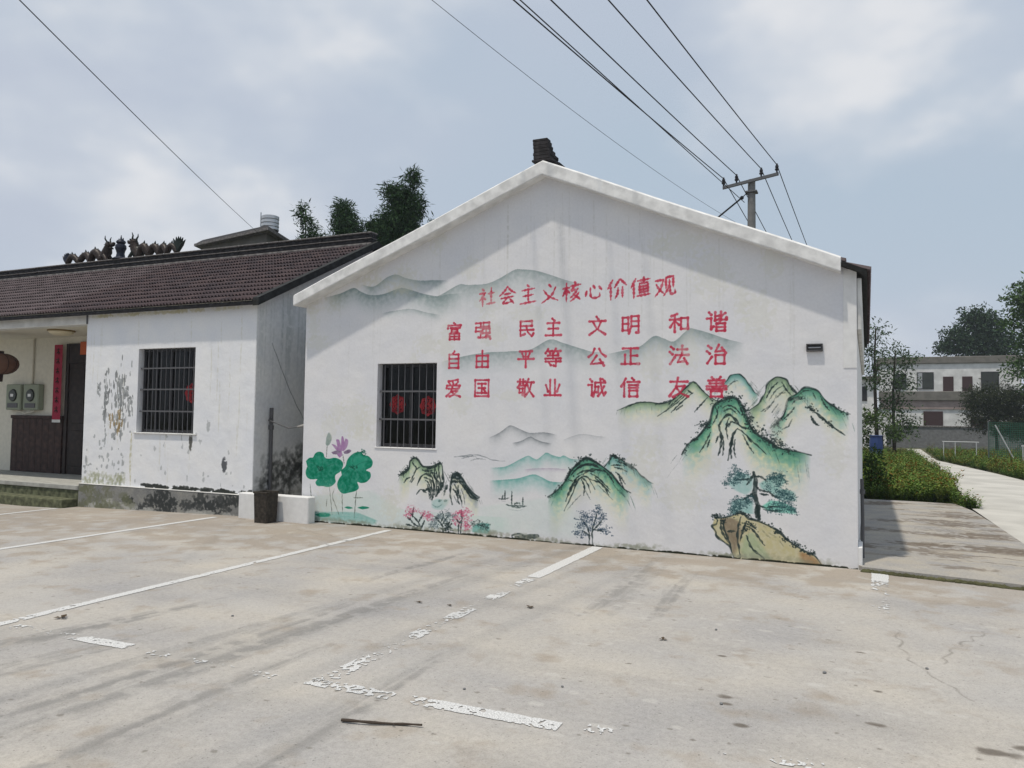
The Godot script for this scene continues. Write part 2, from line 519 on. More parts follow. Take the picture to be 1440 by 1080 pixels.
const MURAL := [
	["mist",[99,353,122,348,145,360,161,363,177,357,199,352,224,351,248,349],24,"mist",0.5,0.4],
	["mist",[31,336,62,341,86,348,99,342,116,336,139,336,168,343,184,340,206,333,230,328,248,330,272,330],34,"mist",0.6,0.5],
	["mist",[137,308,162,311,188,312,212,306,237,301],12,"mist",0.3,0.3],
	["mist",[206,329,230,328,263,342,278,341,307,341,326,347,348,357,359,357,379,354,400,347,424,338,447,332],42,"mist",0.42,0.6],
	["mist",[237,235,269,242,307,247,348,248,374,250,400,262,419,257,444,249,462,244,480,245],32,"mist",0.45,0.5],
	["mist",[477,241,504,246,521,250,538,262,550,259,563,255,580,269,588,269,604,264,625,256,646,250],32,"mist",0.5,0.6],
	["mist",[313,132,329,139,342,148,348,149,361,144,374,140,395,141,413,138],17,"grey",0.28,0.7],
	["mist",[348,126,361,129,374,135,382,132,391,129,405,127],9,"grey",0.3,0.8],
	["mist",[420,132,444,140,466,138,479,137],10,"grey",0.12,0.15],
	["mist",[316,92,336,94,347,98,362,106,372,110,379,107,385,106,393,112,398,115,406,112,416,110,422,112,432,108,448,108],20,"teal",0.42,0.8],
	["mist",[366,92,383,94,400,95,416,95,428,95],6,"mauve",0.25,0.2],
	["mist",[316,75,336,77,358,80,379,86,391,83,404,78,424,78],26,"teal",0.5,1],
	["ink",[261,105,275,107,293,109,307,107,320,103,338,102],1.2,"grey",0.75],
	["ink",[273,103,287,107,296,106],1.2,"grey",0.75],
	["ink",[287,101,298,104,309,103],1.2,"grey",0.75],
	["ink",[268,106,282,106,291,108],1.2,"grey",0.75],
	["ink",[330,52,338,52,345,54],1.3,"ink",0.9],
	["ink",[339,53,339,63],1.3,"ink",0.9],
	["ink",[335,53,336,57],1.3,"ink",0.9],
	["ink",[341,45,350,43,358,42,371,45],1.3,"ink",0.9],
	["ink",[343,44,354,44,367,45],1.3,"ink",0.9],
	["ink",[349,45,349,63],1.3,"ink",0.9],
	["ink",[365,45,365,56],1.3,"ink",0.9],
	["ink",[353,44,354,47,360,48,361,45],1.3,"ink",0.9],
	["ink",[345,39,358,38,367,41],0.7,"grey",0.4],
	["ink",[334,49,341,49],0.7,"grey",0.4],
	["hill",[476,100,483,109,487,115,495,111,506,105,516,99,525,90,538,82],34,"teal","ochre",0.55,1.5],
	["hill",[400,58,416,70,426,84,432,94,444,106,454,110,464,106,474,100,483,94,491,85,501,75,510,69],50,"green","ochre",0.7,2],
	["ink",[426,82,432,93,444,105,454,109,465,105,474,100],2.2,"ink",0.9],
	["ink",[482,104,484,111,487,115,492,112,502,108],2.2,"ink",0.9],
	["ink",[436,93,446,100,458,102,472,98],2.2,"ink",0.9],
	["ink",[448,89,456,95,468,96,478,94],2.2,"ink",0.9],
	["ink",[423,42,433,62,440,79,448,87,456,84,464,71],1.4,"ink",0.9],
	["ink",[425,54,432,73,442,87],1.4,"ink",0.9],
	["ink",[456,84,472,79,484,68],1.4,"ink",0.9],
	["ink",[436,77,446,85,454,78,458,67],1.4,"ink",0.9],
	["ink",[485,94,491,85,499,77,506,70],1.4,"ink",0.9],
	["ink",[489,100,499,98,506,95],1.4,"ink",0.9],
	["ink",[495,89,498,82,501,75],1.4,"ink",0.9],
	["ink",[485,102,493,103,502,102],1.4,"ink",0.9],
	["ink",[431,69,438,83,446,89],1.4,"ink",0.9],
	["ink",[458,91,468,86,478,77,484,72],1.4,"ink",0.9],
	["ink",[445,63,437,55,427,43],0.9,"ink",0.5],
	["ink",[450,72,455,63,458,58],0.9,"ink",0.5],
	["ink",[468,77,478,68,488,59],0.9,"ink",0.5],
	["ink",[487,80,495,71,503,64],0.9,"ink",0.5],
	["dabs",[428,86,432,94,440,103,448,108,456,110,464,106,428,82,484,113,488,115,493,112,500,109,512,101],60,1.5,4,"ink",0.9],
	["dabs",[402,59,412,67,418,72],14,1.2,3,"ink",0.8],
	["hill",[621,198,625,207,632,214,641,214,647,208,653,199,661,189],26,"teal","ochre",0.4,0.9],
	["hill",[492,171,516,180,532,181,551,180,563,185,576,197,586,206,592,202,599,194,606,188,621,179],26,"sage","ochre",0.5,0.9],
	["hill",[650,172,659,178,667,189,671,202,676,208,684,211,691,208,696,201,703,192],40,"sage","ochre",0.6,1.3],
	["hill",[674,152,684,161,689,168,692,179,695,186,703,192,711,198,718,198,725,195,732,186,738,180,747,174,758,169],36,"green","ochre",0.6,1.5],
	["hill",[573,119,580,130,591,140,601,152,607,160,610,177,618,183,630,187,637,186,643,178,648,165,654,152,661,144,674,136,685,130,702,126,718,123],52,"green","ochre",0.75,2.2],
	["ink",[617,155,622,163,628,167,635,162,641,154,653,150],2.2,"ink",0.9],
	["ink",[616,155,619,143,619,131,616,119],2.2,"ink",0.9],
	["ink",[638,151,633,144,631,132,627,114],2.2,"ink",0.9],
	["ink",[633,144,630,130,631,116],2.2,"ink",0.9],
	["ink",[638,151,644,147,653,138,661,131,670,122],1.3,"ink",0.9],
	["ink",[628,153,631,159,637,156],1.3,"ink",0.9],
	["ink",[607,146,600,131,594,122],1.3,"ink",0.9],
	["ink",[621,175,627,178,635,175,641,168],1.3,"ink",0.9],
	["ink",[622,171,630,174,637,168],1.3,"ink",0.9],
	["ink",[624,150,628,157],1.3,"ink",0.9],
	["ink",[616,142,613,134],1.3,"ink",0.9],
	["ink",[650,140,654,135],1.3,"ink",0.9],
	["ink",[715,177,721,172,728,166,736,159,743,153,753,146],2,"ink",0.9],
	["ink",[718,166,722,159,726,156],2,"ink",0.9],
	["ink",[695,184,701,187,709,188],2,"ink",0.9],
	["ink",[678,154,685,162,690,168],2,"ink",0.9],
	["ink",[696,201,700,195,703,192],2,"ink",0.9],
	["ink",[720,193,723,186],1,"ink",0.7],
	["ink",[673,184,680,195,685,199,689,201],1,"ink",0.7],
	["ink",[664,171,676,180,681,190],1,"ink",0.7],
	["ink",[668,171,676,179],1,"ink",0.7],
	["ink",[676,170,683,180],1,"ink",0.7],
	["ink",[684,192,691,193],1,"ink",0.7],
	["ink",[694,154,698,163],1,"ink",0.7],
	["ink",[687,151,695,155],1,"ink",0.7],
	["ink",[625,198,632,205,638,207],1,"ink",0.7],
	["ink",[681,187,689,195],1,"ink",0.7],
	["ink",[705,190,711,195,718,195],1,"ink",0.7],
	["ink",[557,179,566,189,574,196,581,203],1.3,"ink",0.9],
	["ink",[560,169,572,181,586,193],1.3,"ink",0.9],
	["ink",[580,196,585,192],1.3,"ink",0.9],
	["ink",[588,170,603,187],1.3,"ink",0.9],
	["ink",[581,204,586,206,591,203,594,199,601,192],1.3,"ink",0.9],
	["ink",[566,172,574,178],1.3,"ink",0.9],
	["ink",[503,174,519,181,534,181],1,"ink",0.9],
	["ink",[540,178,563,185],1,"ink",0.9],
	["ink",[543,164,566,180,581,194],1,"ink",0.9],
	["ink",[556,174,576,192],1,"ink",0.9],
	["dabs",[598,154,601,158,603,155,600,152,610,178,613,181,619,184,628,188,632,189,638,186,644,178,647,172,650,165,653,158,656,150],80,1.7,4.5,"ink",0.9],
	["dabs",[576,122,580,130,588,137,594,143],26,1.3,3,"ink",0.85],
	["dabs",[661,146,667,141,674,137,680,135,684,133,689,131,694,130,670,140,675,140,678,145],80,1.6,6,"ink",0.85],
	["dabs",[740,179,745,175,750,172,755,170],14,1.1,2,"ink",0.85],
	["dabs",[717,177,721,173,734,161,737,157,680,157,682,159,685,162],30,1.5,3,"ink",0.8],
	["hill",[172,75,180,81,189,88,191,97,198,102,204,99,211,91,218,90,226,91,233,94,239,95,243,91,245,79,246,70],40,"sage","ochre",0.6,1.6],
	["hill",[256,58,256,70,259,80,266,84,271,81,277,73,283,66,291,58,301,53],30,"slate","ochre",0.6,1.6],
	["ink",[203,63,206,71,213,79,221,79,227,75,230,63,227,45],2.1,"ink",0.9],
	["ink",[214,75,223,72,226,63,225,45],2.1,"ink",0.9],
	["ink",[231,90,231,77,238,67,235,53],2.1,"ink",0.9],
	["ink",[237,93,238,79,241,67,235,50],2.1,"ink",0.9],
	["ink",[227,81,234,69,233,50],2.1,"ink",0.9],
	["ink",[209,58,216,57,222,60,225,52],2.1,"ink",0.9],
	["ink",[217,90,224,89,232,91,239,95],2.1,"ink",0.9],
	["ink",[211,85,221,84,228,86],2.1,"ink",0.9],
	["ink",[224,73,230,66,231,52],2.1,"ink",0.9],
	["ink",[241,69,245,67,238,55],2.1,"ink",0.9],
	["ink",[191,68,196,76,201,85,210,91],1.4,"ink",0.9],
	["ink",[191,97,194,100,200,102,204,97,210,91],1.4,"ink",0.9],
	["ink",[172,75,180,81,187,87],1.4,"ink",0.9],
	["ink",[193,67,198,74],1.4,"ink",0.9],
	["ink",[183,80,190,89],1.4,"ink",0.9],
	["ink",[216,71,221,68,224,59],1.4,"ink",0.9],
	["ink",[232,87,235,77,234,69],1.4,"ink",0.9],
	["ink",[243,87,245,70,239,58],1.4,"ink",0.9],
	["ink",[202,51,208,58],1.4,"ink",0.9],
	["ink",[212,56,218,54],1.4,"ink",0.9],
	["ink",[259,42,256,54,257,67,259,78],2,"ink",0.9],
	["ink",[268,67,269,56,275,43],2,"ink",0.9],
	["ink",[270,71,280,62,288,52,298,48],2,"ink",0.9],
	["ink",[273,72,283,62,294,51,301,52],2,"ink",0.9],
	["ink",[260,61,265,57,269,47],2,"ink",0.9],
	["ink",[263,70,269,72,277,71],2,"ink",0.9],
	["ink",[259,75,266,82,271,79],2,"ink",0.9],
	["ink",[262,77,267,75,273,77],2,"ink",0.9],
	["ink",[257,70,262,72,267,71],2,"ink",0.9],
	["ink",[279,67,289,56,298,50],2,"ink",0.9],
	["ink",[249,65,246,51],2,"ink",0.9],
	["ink",[251,66,250,60],2,"ink",0.9],
	["ink",[238,43,242,45],2,"ink",0.9],
	["ink",[247,44,251,45],2,"ink",0.9],
	["ink",[259,41,260,40],2,"ink",0.9],
	["ink",[273,62,277,53,279,41],1,"ink",0.55],
	["ink",[272,57,273,48,275,37],1,"ink",0.55],
	["ink",[284,56,288,51],1,"ink",0.55],
	["ink",[228,38,236,35,244,40],1,"ink",0.55],
	["ink",[262,52,267,43],1,"ink",0.55],
	["wash",[227,43,236,47,246,46,255,48,252,41,245,32,233,31,228,34],"teal",0.35,5],
	["dabs",[185,85,180,80,176,77,187,88,194,100,200,102,232,94,238,95,218,90,263,83,269,82,259,78,266,79,270,78],70,1.4,3,"ink",0.9],
	["ink",[176,76,185,82,190,86],1.5,"ink",0.9],
	["ink",[181,66,186,72,192,74],1.5,"ink",0.9],
	["ink",[218,87,226,88],1.5,"ink",0.9],
	["ink",[221,81,227,82,232,81],1.5,"ink",0.9],
	["ink",[219,66,222,57,223,46],1.5,"ink",0.9],
	["ink",[228,59,229,50,227,44],1.5,"ink",0.9],
	["ink",[235,64,238,60,233,49],1.5,"ink",0.9],
	["ink",[197,91,201,88,199,82],1.5,"ink",0.9],
	["ink",[194,96,197,91],1.5,"ink",0.9],
	["ink",[262,68,266,62,268,54],1.5,"ink",0.9],
	["ink",[265,81,270,80],1.5,"ink",0.9],
	["ink",[273,69,281,60,286,53],1.5,"ink",0.9],
	["ink",[267,47,271,41],1.5,"ink",0.9],
	["ink",[243,81,243,72],1.5,"ink",0.9],
	["ink",[432,88,442,98,456,103,468,101],1.6,"ink",0.9],
	["ink",[440,89,450,94,464,93],1.6,"ink",0.9],
	["ink",[474,97,482,90,489,80],1.6,"ink",0.9],
	["ink",[429,62,434,73,440,83],1.6,"ink",0.9],
	["ink",[446,83,450,74,449,63],1.6,"ink",0.9],
	["ink",[464,86,476,75,482,65],1.6,"ink",0.9],
	["ink",[493,107,504,104,514,97],1.6,"ink",0.9],
	["ink",[491,94,497,89,503,80],1.6,"ink",0.9],
	["ink",[612,177,615,168,609,155],1.3,"ink",0.9],
	["ink",[638,183,643,171,648,159],1.3,"ink",0.9],
	["ink",[628,163,625,153,627,138],1.3,"ink",0.9],
	["ink",[644,144,650,132,656,123],1.3,"ink",0.9],
	["ink",[635,138,634,126,636,117],1.3,"ink",0.9],
	["ink",[621,143,622,131,621,119],1.3,"ink",0.9],
	["ink",[606,137,603,128],1.3,"ink",0.9],
	["ink",[670,187,676,198,683,205],1.3,"ink",0.9],
	["ink",[687,205,692,196,698,189],1.3,"ink",0.9],
	["ink",[698,180,703,185,711,186],1.3,"ink",0.9],
	["ink",[689,163,696,170,701,177],1.3,"ink",0.9],
	["ink",[728,189,732,180,737,173],1.3,"ink",0.9],
	["ink",[632,43,631,32,634,18,637,8],1.4,"ink",0.9],
	["ink",[622,42,624,34],1.4,"ink",0.9],
	["ink",[654,44,651,36,650,25],1.4,"ink",0.9],
	["ink",[664,37,672,29,680,25],1.4,"ink",0.9],
	["ink",[672,33,682,27,690,17],1.4,"ink",0.9],
	["ink",[656,25,662,15,667,9],1.4,"ink",0.9],
	["ink",[643,43,646,41],1.4,"ink",0.9],
	["ink",[626,42,632,45,640,46],1.4,"ink",0.9],
	["ink",[667,40,675,35],1.4,"ink",0.9],
	["wash",[21,38,126,53,173,29,272,27,341,28,346,8,174,1,22,2],"pool",0.3,16],
	["wash",[299,39,416,61,457,26,437,6,300,7],"pool",0.2,22],
	["wash",[20,15,100,20,137,10,132,3,21,3],"teal",0.55,6],
	["ink",[195,1,205,3,212,-1],1.8,"ink",0.9],
	["ink",[212,-1,206,12,196,21,190,26],1.8,"ink",0.9],
	["ink",[206,12,211,20,214,25],1.8,"ink",0.9],
	["ink",[210,3,214,11,216,16],1.8,"ink",0.9],
	["ink",[192,17,198,10,208,6],1.8,"ink",0.9],
	["ink",[196,19,197,27,198,33],1.8,"ink",0.9],
	["ink",[186,8,195,7],1.8,"ink",0.9],
	["ink",[188,18,193,14],1.8,"ink",0.9],
	["ink",[246,-1,245,9,240,15,233,20],1.6,"ink",0.9],
	["ink",[244,11,250,20,255,26],1.6,"ink",0.9],
	["ink",[242,15,246,23,244,28],1.6,"ink",0.9],
	["ink",[270,1,270,13,274,20],1.6,"ink",0.9],
	["ink",[273,2,274,15,276,25],1.6,"ink",0.9],
	["ink",[271,16,266,21],1.6,"ink",0.9],
	["ink",[274,22,274,34],1.6,"ink",0.9],
	["ink",[239,19,232,22],1.6,"ink",0.9],
	["dabs",[190,30,194,26,198,33,201,29,186,22,190,20,193,24,213,24,217,23,222,21,225,23,227,18,211,26,220,26],110,1.3,4.5,"pink",0.75],
	["dabs",[266,28,270,31,274,30,279,30,283,32,284,24,279,21,274,25,267,22,263,16,269,15,282,14,284,10,279,12,287,23],130,1.4,4.5,"pink",0.8],
	["dabs",[233,18,231,14,236,10,239,23,244,27,252,29,255,25,259,24,250,18,228,9,235,8,240,22],110,1.5,4,"slate",0.8],
	["dabs",[250,8,253,12,255,7,247,5,203,2,199,2,208,1],60,2,4,"ink",0.8],
	["wash",[291,11,297,16,306,19,317,18,317,4,303,4,291,5],"teal",0.75,3],
	["dabs",[292,16,297,17,301,18,306,17,312,16,304,12,313,11],60,1.2,4,"ink",0.75],
	["ink",[350,5,359,8,369,6,384,8,386,6,367,2,352,2,350,5],2.6,"ink",0.8],
	["ink",[355,4,380,5],2.6,"ink",0.8],
	["ink",[457,2,457,15,454,24,447,33],1.5,"ink",0.9],
	["ink",[462,1,461,19,465,34,468,45],1.5,"ink",0.9],
	["ink",[461,19,472,31,476,39],1.5,"ink",0.9],
	["ink",[458,13,449,18],1.5,"ink",0.9],
	["ink",[463,21,476,20],1.5,"ink",0.9],
	["dabs",[447,38,451,37,445,31,457,37,468,49,470,46,465,41,474,40,476,37,459,32,449,27,445,20,441,16,449,14,473,22,478,22,480,19,468,34,463,27,455,24],190,1.4,5,"navy",0.8],
	["wash",[627,86,638,102,652,97,656,96,655,82,648,74,636,79],"teal",0.45,5],
	["wash",[662,88,672,95,685,100,691,92,684,84,700,81,702,71,685,70,677,77,664,83],"teal",0.5,4],
	["wash",[664,62,675,70,687,69,701,62,702,56,685,56,672,58],"aqua",0.6,3],
	["wash",[630,51,632,66,648,72,655,66,656,53,646,53],"teal",0.5,4],
	["ink",[656,101,658,93,658,85,657,76,659,68,661,62,661,47],4.2,"ink",0.9],
	["ink",[660,64,661,56,663,47],3,"ink",0.9],
	["ink",[659,62,659,49],3,"ink",0.9],
	["ink",[657,96,664,96,671,91],1.6,"ink",0.9],
	["ink",[660,84,663,81,673,79],1.6,"ink",0.9],
	["ink",[661,64,669,61,677,63,690,63],1.6,"ink",0.9],
	["ink",[656,99,651,93,639,92],1.6,"ink",0.9],
	["ink",[657,78,650,73,643,68],1.6,"ink",0.9],
	["ink",[655,95,648,86],1.6,"ink",0.9],
	["ink",[667,59,677,58,687,59],1.6,"ink",0.9],
	["ink",[672,81,678,75,685,74],1.6,"ink",0.9],
	["ink",[663,77,667,76,672,76],1.6,"ink",0.9],
	["dabs",[636,104,638,101,632,98,630,92,626,88,624,85,636,94,642,98,644,97,639,91,634,88,648,97],170,1.1,4.5,"pine",0.8],
	["dabs",[677,96,680,97,684,99,687,97,690,94,680,92,682,89,672,85,675,95],130,1.1,4,"pine",0.8],
	["dabs",[684,80,687,81,691,80,695,76,698,73,687,76,682,76,693,75,685,73],130,1.1,4.5,"pine",0.8],
	["dabs",[678,66,684,65,687,68,693,67,696,63,690,63,682,61,700,59,675,59,685,59,694,60],150,1.1,4.5,"pine",0.75],
	["dabs",[638,69,643,67,648,68,651,66,640,62,635,61,632,55,639,58,646,63,636,54,631,52,651,71,632,65],190,1.1,4.5,"pine",0.8],
	["wash",[612,46,619,46,630,49,643,53,650,48,655,47,667,44,677,39,685,34,692,27,701,21,710,16,720,12,726,6,730,-1,710,-1,685,0,646,0,635,1,631,10,628,15,620,20,614,25,609,36],"rock",0.85,1.5],
	["wash",[646,27,655,33,662,23,672,8,677,3,646,2,641,11],"sage",0.45,6],
	["wash",[705,15,717,12,726,6,730,-1,712,0,707,6],"rust",0.6,6],
	["wash",[619,45,630,48,640,43,643,33,638,13,633,3,628,18,622,31],"umber",0.55,5],
	["ink",[612,46,619,46,630,49,643,53,650,48,655,47,667,43,677,39,685,34,692,27,701,21,710,16,720,12,726,6,730,-1],1.8,"ink",0.85],
	["ink",[612,46,615,44,614,39,609,36,613,30,614,25,620,20,628,15,631,10,634,1],1.8,"ink",0.85],
	["ink",[624,45,622,36,626,26,631,13],1.8,"ink",0.85],
	["ink",[642,49,639,38,638,24,640,11,641,2],1.8,"ink",0.85],
	["ink",[648,44,644,33,641,21],1.8,"ink",0.85],
	["ink",[650,38,656,34,662,26,668,18],1.8,"ink",0.85],
	["ink",[648,28,654,14,664,6,669,2],1.8,"ink",0.85],
	["ink",[619,42,620,31,628,18],1.8,"ink",0.85],
	["ink",[627,31,635,32],1.8,"ink",0.85],
	["ink",[650,44,655,39,659,36],1.8,"ink",0.85],
	["dabs",[612,47,615,48,618,47,620,42,623,45,636,51,643,54,648,52,651,49,668,43,675,40,682,35,686,34,691,27,699,23,703,22,709,17,717,14,648,40,651,37,646,35,656,38],110,1.6,3.2,"ink",0.9],
	["ink",[51,53,54,35,57,13],1.4,"stem",0.85],
	["ink",[60,51,57,40,62,29,70,13],1.4,"stem",0.85],
	["ink",[74,48,75,32,76,16],1.4,"stem",0.85],
	["ink",[100,53,99,40,97,11],1.4,"stem",0.85],
	["ink",[95,40,111,41],1.4,"stem",0.85],
	["ink",[74,102,77,88],1.4,"stem",0.85],
	["ink",[45,114,44,97],1.4,"stem",0.85],
	["ink",[15,56,17,42,18,33],1.4,"stem",0.85],
	["ink",[47,35,46,24],1.4,"stem",0.85],
	["wash",[6,90,12,95,19,96,23,102,30,105,38,103,41,97,48,95,60,97,72,93,75,86,70,77,62,72,61,67,62,61,55,55,47,53,39,54,29,54,25,59,28,64,17,63,9,66,6,74,9,82],"lotus",0.95,0.8],
	["wash",[71,79,79,85,82,94,88,101,97,106,107,107,110,103,120,101,127,94,125,86,116,81,123,78,124,71,117,64,108,62,101,63,104,55,98,50,87,47,76,45,68,50,65,58,68,66,73,72],"lotus",0.95,0.8],
	["wash",[87,97,103,104,117,98,114,85,101,80,84,79],"lotuslight",0.5,6],
	["wash",[22,97,36,100,45,94,37,84,25,86],"lotuslight",0.3,6],
	["ink",[34,80,20,88,11,88],0.8,"lotusdark",0.5],
	["ink",[36,80,37,93,33,101],0.8,"lotusdark",0.5],
	["ink",[37,79,54,87,68,88],0.8,"lotusdark",0.5],
	["ink",[36,78,37,66,43,57],0.8,"lotusdark",0.5],
	["ink",[34,79,20,70,12,70],0.8,"lotusdark",0.5],
	["ink",[94,87,92,95,97,105],0.8,"lotusdark",0.5],
	["ink",[95,85,109,92,122,94],0.8,"lotusdark",0.5],
	["ink",[94,84,82,77,71,68],0.8,"lotusdark",0.5],
	["ink",[95,84,104,74,112,65],0.8,"lotusdark",0.5],
	["ink",[94,83,90,69,85,50],0.8,"lotusdark",0.5],
	["dabs",[36,80,34,79,94,85,111,107],26,1.8,3.5,"lotusdark",0.8],
	["wash",[25,11,39,15,53,14,52,10,34,8],"lotus",0.8,1.5],
	["wash",[79,25,86,27,94,25,86,23],"lotus",0.9,1],
	["wash",[102,26,113,29,123,27,111,24],"lotus",0.9,1],
	["wash",[43,126,47,134,51,131,53,125,50,117,45,114,42,117],"bud",0.9,0.8],
	["wash",[70,110,71,128,75,126,77,111,73,107],"petal",0.9,0.8],
	["wash",[61,124,67,123,72,108,70,106,64,112],"petal",0.9,0.8],
	["wash",[78,126,83,123,81,113,74,107,75,117],"petal",0.85,0.8],
	["wash",[53,117,61,115,71,106,62,108],"petal",0.9,0.8],
	["wash",[53,105,64,108,71,105,64,102,56,102],"petaldark",0.85,0.8],
	["wash",[75,106,84,110,89,108,84,104,77,103],"petaldark",0.85,0.8],
	["wash",[63,102,71,106,73,101,68,97],"petal",0.9,0.8],
	["ink",[11,1,67,2,100,0,132,1],0.8,"teal",0.5],
	["ink",[25,4,56,5],0.8,"teal",0.5],
	["ink",[67,11,89,12,114,11],0.8,"teal",0.5],
]


func letters(cv: Canvas, ch: String, at: Vector2, size: float, width: float, slant: float) -> void:
	for s in GLYPHS[ch] + RADICAL.get(ch, []):
		var p := PackedVector2Array()
		for i in range(0, s.size(), 2):
			var q := Vector2(s[i] / 100.0 - 0.5, 0.5 - s[i + 1] / 100.0)
			q.y += q.x * slant
			p.append(at + q * size)
		if p.size() > 2 and slant != 0.0:
			p = cv.curve(p)
		cv.ink(p, width, LETTER_RED.lerp(Color(0.80, 0.30, 0.38), cv.rng.randf() * 0.6), 0.95, 2 if slant == 0.0 else 1, 0.22, 0.0012)

# the whitewashed gable wall with its ink landscape, lettering and weathering
func mural_texture() -> ImageTexture:
	var cv := Canvas.new(2000, 1250, 250.0, -0.1, 4.95, 11)
	cv.fill(Color(0.842, 0.842, 0.852), 0.03, 0.018, 21, 0.0045, 0.09, 0.02)
	for a in MURAL:
		match a[0]:
			"mist":
				cv.ridge(v2(a[1]), a[2] * 0.01, PAINT[a[3]], PAINT[a[3]].lerp(Color(0.84, 0.86, 0.86), 0.4), minf(a[4] * 1.25, 0.9), a[5] * 0.65, PAINT[a[3]].darkened(0.4))
			"hill":
				cv.ridge(v2(a[1]), a[2] * 0.0125, PAINT[a[3]], PAINT[a[4]], minf(a[5] * 1.3, 0.95), 0.0, Color.BLACK)
				cv.ridge(v2(a[1]), a[2] * 0.004, PAINT[a[3]].darkened(0.3), PAINT[a[3]], 0.75, 0.0, Color.BLACK)
				cv.ink(v2(a[1]), a[6] * 0.014, PAINT.ink, 0.85, 1, 0.4, 0.004)
			"ink":
				cv.ink(v2(a[1]), a[2] * (0.0135 if a[3] == "ink" else 0.01), PAINT[a[3]], a[4], 1, 0.3, 0.002)
			"wash":
				cv.wash(v2(a[1]), PAINT[a[2]], a[3], a[4] * 0.01)
			"dabs":
				cv.dabs(v2(a[1]), a[2], a[3] * 0.01, a[4] * 0.01, PAINT[a[5]], a[6])
	# fine dry brush hairs down the slopes of the hills
	for a in MURAL:
		if a[0] == "hill":
			var q := v2(a[1])
			var d: float = a[2] * 0.01
			for j in 34:
				var s := cv.rng.randi() % (q.size() - 1)
				var p: Vector2 = q[s].lerp(q[s + 1], cv.rng.randf())
				var lean := clampf((q[s + 1].y - q[s].y) / maxf(0.02, absf(q[s + 1].x - q[s].x)), -1.2, 1.2)
				var p0 := p - Vector2(lean * 0.06, d * cv.rng.randf_range(0.05, 0.3))
				var l := d * cv.rng.randf_range(0.12, 0.4)
				cv.ink(PackedVector2Array([p0, p0 - Vector2(lean * l * 0.4, l * 0.6), p0 - Vector2(lean * l * 0.6, l)]), 0.006, PAINT.ink if j % 3 else PAINT[a[3]].darkened(0.4), cv.rng.randf_range(0.2, 0.55), 1, 0.6)
	var i := 0
	for row in [["富强民主文明和谐", 2.78], ["自由平等公正法治", 2.385], ["爱国敬业诚信友善", 1.995]]:
		for n in 8:
			letters(cv, row[0][n], Vector2(COLUMNS[n], row[1]), 0.242, 0.0285, 0.0)
	for n in 9:
		letters(cv, "社会主义核心价值观"[n], Vector2(3.08 + 0.304 * n, 3.235), 0.262, 0.029, 0.14)
	# rain streaks that ran down from the verge, and grime along the foot of the wall
	for j in 64:
		var x := cv.rng.randf_range(0.4, 7.4) if j % 2 else cv.rng.randf_range(3.2, 5.4)
		var top := (4.74 - absf(x - 3.93) * 0.40) - cv.rng.randf_range(0.0, 0.5)
		var l := cv.rng.randf_range(0.4, 1.7)
		cv.ink(PackedVector2Array([Vector2(x, top), Vector2(x + 0.006, top - l * 0.5), Vector2(x, top - l)]), cv.rng.randf_range(0.008, 0.03), Color(0.66, 0.66, 0.63), cv.rng.randf_range(0.05, 0.16), 1, 0.9)
	for j in 14:
		cv.blotch(Vector2(cv.rng.randf_range(0.05, 1.8), 3.25 + cv.rng.randf_range(-0.05, 0.5)), Vector2(0.25, 0.12), Color(0.74, 0.72, 0.62), 0.2, 0.5, 2.0)
	for j in 60:
		cv.blotch(Vector2(cv.rng.randf_range(0.0, 7.7), cv.rng.randf_range(0.0, 0.06)), Vector2(cv.rng.randf_range(0.08, 0.4), cv.rng.randf_range(0.02, 0.08)), Color(0.55, 0.56, 0.50), 0.35, 0.5, 2.5)
	for j in 170:
		cv.blotch(Vector2(cv.rng.randf_range(0.0, 7.7), cv.rng.randf_range(-0.02, 0.012)), Vector2(cv.rng.randf_range(0.06, 0.25), cv.rng.randf_range(0.012, 0.028)), Color(0.16, 0.17, 0.13), 0.85, 0.4)
	for j in 40:
		cv.blotch(Vector2(cv.rng.randf_range(0.1, 7.6), cv.rng.randf_range(0.2, 4.2)), Vector2(cv.rng.randf_range(0.1, 0.4), cv.rng.randf_range(0.1, 0.4)), Color(0.80, 0.80, 0.76), 0.35, 0.55)
	return cv.texture()

